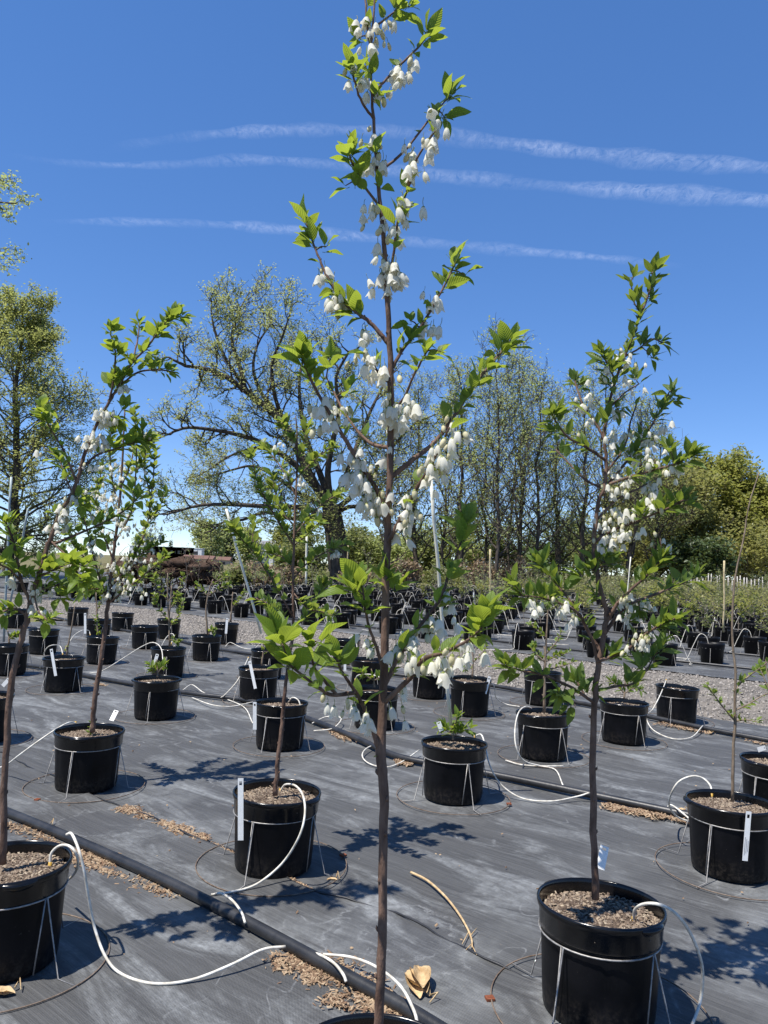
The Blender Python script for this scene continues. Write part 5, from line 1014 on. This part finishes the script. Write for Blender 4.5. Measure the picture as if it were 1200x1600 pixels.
small('AD', 'leafy young sapling behind the green sprout', [(265, 1010), (264, 970), (262, 930), (262, 895)], [[(264, 980), (280, 960), (285, 940)], [(263, 970), (248, 950), (240, 930)], [(263, 940), (280, 920), (286, 900)], [(262, 935), (246, 915), (240, 900)], [(265, 1005), (275, 1000), (280, 1004)]], 120, .055, seed=36)
small('AE', 'thin small tree with a little round head by the gravel at left', [(325, 992), (322, 955), (326, 925), (333, 905)], [[(326, 930), (345, 918), (358, 915)], [(326, 930), (312, 918), (308, 915)], [(330, 915), (345, 905), (355, 900)], [(325, 990), (330, 985), (335, 986)]], 80, .06, seed=37)
small('T', 'bright leaves rising from the pot directly behind the central stem', [(585, 1074), (584, 1060), (580, 1045)], [[(585, 1065), (600, 1055), (606, 1050)], [(585, 1065), (570, 1055), (565, 1050)]], 36, .07, leaf='leaf', seed=38)
small('K', 'bare thin twig in the pot with the looped tag', [(104, 1024), (108, 1000), (113, 975), (117, 945)], [[(108, 1005), (103, 1012), (102, 1018)]], 3, .03, seed=39)
small('M', 'short thin plant in the pot with the tag near the gravel', [(738, 1058), (739, 1035), (738, 1008)], [[(738, 1035), (752, 1022), (760, 1010)], [(738, 1045), (730, 1040), (725, 1045)]], 22, .04, seed=40)
small('S', 'small green tuft in the second pot behind the central stem', [(578, 1028), (578, 1018), (576, 1008)], [], 26, .06, leaf='leaf', seed=41)
small('D', 'tiny green shoot at the foot of the bushy sapling', [(141, 1148), (141, 1140), (142, 1132)], [], 8, .035, leaf='leaf', seed=42)
small('W', 'low green plant round the grey metal stake at the left edge', [(14, 1005), (14, 995), (12, 985)], [[(14, 1000), (24, 992), (30, 992)]], 40, .05, leaf='leaf', seed=43)
small('X', 'leafy plant in the second pot from the left edge', [(69, 982), (69, 970), (66, 955)], [[(69, 975), (80, 965), (85, 960)], [(69, 975), (58, 965), (52, 962)]], 40, .07, leaf='leaf', seed=44)
small('Z', 'small leafy shoot behind the leaning stem', [(153, 993), (152, 980), (150, 965)], [], 20, .055, leaf='leaf', seed=45)
small('U', 'small leafy plant at the gravel left of the right stem', [(850, 1048), (852, 1030), (850, 1010)], [[(851, 1035), (870, 1025), (888, 1020)], [(851, 1030), (838, 1015), (832, 1005)]], 60, .05, seed=46)
small('N', 'short stick with few leaves in the white hooked tag pot', [(409, 1040), (411, 1020), (412, 1005)], [], 5, .04, seed=47)
small('AA', 'thin leafy shoot in the next to last row at left', [(152, 966), (151, 950), (150, 925)], [[(151, 955), (158, 940), (162, 935)]], 22, .06, seed=48)
small('AF', 'slim leafy shoot at the gravel edge behind the upright tag', [(360, 972), (362, 950), (364, 925)], [[(362, 950), (375, 935), (382, 925)]], 30, .06, seed=49)
small('AG', 'slim leafy shoot behind the leafy young sapling', [(264, 966), (266, 945), (268, 915)], [[(265, 950), (275, 938), (280, 930)]], 40, .06, seed=50)
small('O', 'pale twig shoot in the pot cut by the right edge', [(1212, 1186), (1210, 1120), (1200, 1060), (1196, 1030)], [[(1206, 1080), (1190, 1050), (1188, 1040)]], 24, .045, leaf='leaf', seed=51)

# ---- plants in the far beds (copies of a few young plants)
def far_plant(seed, h, nl, size, leaf, spread):
    rg = random.Random(seed); L_ = []; T_ = []; rt = empty('young_plant', (0, 0, 0)); st = [Vector((0, 0, .3))]
    for i in range(6): st.append(st[-1] + Vector((rg.gauss(0, .02), rg.gauss(0, .02), h / 6)))
    L_.append((st, .008, .004))
    for i in range(12):
        p = st[rg.randrange(2, 7)]; a = rg.uniform(0, 6.28); grow(L_, T_, p, Vector((math.cos(a), math.sin(a), .8)), spread * rg.uniform(.5, 1), .004, 1, rg, .2, .05, 3, .6, .6, 4, 1, .002)
    m = MB()
    for pts, r0, r1 in L_: m.tube(pts, [r0 + (r1 - r0) * i / (len(pts) - 1) for i in range(len(pts))], 4, 0, False)
    m.build('stem', 'twig', rt); T2 = rg.choices(T_, k=nl); V_, Fq = leafsoup(np.array([tuple(t) for t in T2]) + NR.normal(size=(nl, 3)) * .02, size, .6, .6)
    tag(obj('foliage', npmesh('foliage', V_, Fq, leaf), rt), kind='stuff'); return rt
PROTO = [far_plant(1, .7, 150, .07, 'shrub_leaf', .35), far_plant(2, .9, 220, .07, 'shrub_leaf', .4), far_plant(3, .5, 200, .075, 'spring_leaf', .35), far_plant(4, 1.1, 90, .06, 'grove_leaf', .35), far_plant(5, .6, 260, .075, 'bronze_leaf', .4), far_plant(6, 1.2, 30, .05, 'grove_leaf', .25)]
used = set(); rgp = random.Random(6); cnt = 0
for i, p in enumerate(spots):
    x, y = proj(p); right = x > 820 and p.y > 19
    if cnt >= 210 or not (-20 < x < 1220): continue
    if rgp.random() > (.85 if right else .4 if p.y < 22 else .28): continue
    if p.y > 46: continue
    k = rgp.choice((0, 1, 2, 4, 4, 1)) if right else rgp.choice((0, 2, 3, 3, 5, 5)); cnt += 1
    if k in used: o = copy_tree(PROTO[k])
    else: o = PROTO[k]; used.add(k)
    sc = rgp.uniform(.75, 1.25); o.location = (p.x, p.y, .3 - .3 * sc); o.scale = (sc,) * 3; o.rotation_euler = (0, 0, rgp.uniform(0, 6.28))
    wh = where(i, p)
    nm = ['light green twiggy', 'taller green twiggy', 'yellow green leafy', 'tall thin sparse', 'bronze leafy', 'nearly bare thin'][k]
    tag(o, '%s plant in the %s' % (nm, wh), 'plant', '%s plants, %s' % (nm, wh))
for k, pr in enumerate(PROTO):
    if k not in used:
        for c in list(pr.children): bpy.data.objects.remove(c)
        bpy.data.objects.remove(pr)

# ------------------------------------------------------------------ litter and small things on the cloth
def litter(label, segs, n, wd, size, hump=.012, mat='litter_chips'):
    P = []; cl = [(R.choice(segs), R.random(), R.uniform(.3, 1.6)) for _ in range(max(6, n // 90))]
    for i in range(n):
        (a, b, sgn), u, w_ = R.choice(cl); u = min(1.08, max(-.08, u + R.gauss(0, .09))); c = a.lerp(b, u); d = (b - a).normalized(); nn = Vector((-d.y, d.x, 0)); q = R.gauss(.25, .5) * w_; P.append((c.x + nn.x * sgn * wd * q, c.y + nn.y * sgn * wd * q, .004 + max(0, hump * (1 - abs(q))) * R.random()))
    V_, Fq = chips(np.array(P), size * 1.25, .35, thick=.1, asp=.32); return tag(obj('bark_litter', npmesh('bark_litter', V_, Fq, mat)), label, 'litter', kind='stuff')
g2 = lambda *p: gp(*p)
litter('tan bark litter along the near pipe at the left', [(g2(10, 1290), g2(100, 1325), 1), (g2(100, 1325), g2(180, 1360), -1), (g2(120, 1348), g2(260, 1400), 1), (g2(150, 1335), g2(185, 1350), -1)], 2200, .05, .014, .008)
litter('tan bark litter along the near pipe by the central stem', [(g2(418, 1492), g2(500, 1540), 1), (g2(418, 1492), g2(500, 1540), 1), (g2(490, 1550), g2(560, 1590), 1), (g2(490, 1495), g2(600, 1550), -1), (g2(520, 1520), g2(640, 1585), -1), (g2(560, 1560), g2(640, 1610), 1)], 2600, .06, .014, .009)
litter('brown leaf litter along the cloth seam at left', [(g2(190, 1262), g2(260, 1290), 1), (g2(195, 1262), g2(250, 1284), -1), (g2(260, 1290), g2(330, 1318), 1)], 1100, .035, .016, .006)
litter('brown leaf litter along the pipe at the right', [(g2(950, 1262), g2(1070, 1285), 1), (g2(1000, 1270), g2(1075, 1287), 1)], 1000, .06, .02, .008)
litter('brown litter along the middle pipe', [(g2(488, 1128), g2(560, 1166), 1), (g2(400, 1103), g2(480, 1125), 1), (g2(620, 1190), g2(640, 1196), 1), (g2(130, 1062), g2(160, 1072), 1)], 700, .06, .02, .006)
litter('brown litter along the gravel edge pipe', [(g2(1040, 1133), g2(1200, 1165), 1), (g2(640, 1062), g2(760, 1075), 1)], 600, .08, .022, .006)
litter('specks of bark along the cloth seam behind the central stem', [(g2(340, 1322), g2(480, 1387), 1), (g2(620, 1432), g2(790, 1512), 1)], 260, .016, .012, .003)
P = [(v.x, v.y, .004) for v in [bed(R.uniform(-4, 7), R.uniform(1, 8)) for _ in range(420)] if v.y > 1.5]
V_, Fq = chips(np.array(P), .012, .2); tag(obj('debris_specks', npmesh('debris_specks', V_, Fq, 'litter_chips')), 'tiny scattered bark specks on the cloth', 'litter', kind='stuff')
# twig
a = [gp(x, y, z) for x, y, z in [(642, 1363, .01), (668, 1376, .012), (695, 1400, .014), (715, 1425, .012), (730, 1450, .01), (737, 1468, .008), (738, 1480, .008)]]
rt = empty('fallen_twig', a[0]); m = MB(); m.tube([p - a[0] for p in crom(a, 5)], list(np.linspace(.0065, .0035, 31)), 7); m.build('stem', 'dry_leaf', rt)
for q, e in [((733, 1455), (722, 1475)), ((735, 1462), (745, 1450)), ((737, 1475), (728, 1484)), ((737, 1476), (745, 1492))]:
    m = MB(); m.tube([gp(*q, .008) - a[0], gp(*e, .012) - a[0]], [.003, .0012], 5); m.build('side_twig', 'dry_leaf', rt)
tag(rt, 'bent dry twig lying on the cloth right of the central stem', 'twig')
# dry curled leaves
def dryleaf(px, py, size, rz, label, n=4, seed=1):
    rg = random.Random(seed); p = gp(px, py); rt = empty('dry_leaf', p, rz)
    for k in range(n):
        m = MB(); A = 9; B = 5; a0 = rg.uniform(-.5, .5); cu = rg.uniform(2.2, 3.6)
        for i in range(A):
            u = i / (A - 1); hw = size * .26 * math.sin(math.pi * min(1, u * .93 + .05)) ** .7
            for j in range(B):
                v = j / (B - 1) * 2 - 1; x = (u - .5) * size; m.v.append((x * math.cos(a0) - v * hw * .8 * math.sin(a0), x * math.sin(a0) + v * hw * .8 * math.cos(a0) + .01 * k - .02, .004 + .012 * k * (size / .2) + hw * (1 - math.cos(v * cu * .4)) + .05 * size * math.sin(u * 5 + k) ** 2 + rg.uniform(0, .004)))
        for i in range(A - 1):
            for j in range(B - 1): m.f.append((i * B + j, (i + 1) * B + j, (i + 1) * B + j + 1, i * B + j + 1)); m.m.append(0)
        m.build('blade', 'dry_leaf', rt)
    m = MB(); m.tube([(size * .45, 0, .012), (size * .62, .02, .03), (size * .7, -.02, .012)], [.004, .003, .002], 5); m.build('stalk', 'dry_leaf', rt)
    return tag(rt, label, 'dry leaf')
dryleaf(655, 1545, .15, -1.1, 'crumpled tan dead leaf on the cloth beside the central stem', 4, 3)
dryleaf(4, 1552, .08, .4, 'orange dead leaf at the left edge of the foreground', 2, 4)
dryleaf(72, 1302 - 12, .05, .2, 'small dead leaf near the pipe at left', 1, 5)
dryleaf(1062, 1270, .09, .3, 'orange dead leaf by the pipe at the right', 2, 6)
dryleaf(1108, 1145, .12, 1.2, 'yellow dead leaf by the pipe at the gravel', 1, 7)
dryleaf(518, 1375, .05, .2, 'red brown dead leaf on the stand ring left of the central stem', 1, 8)
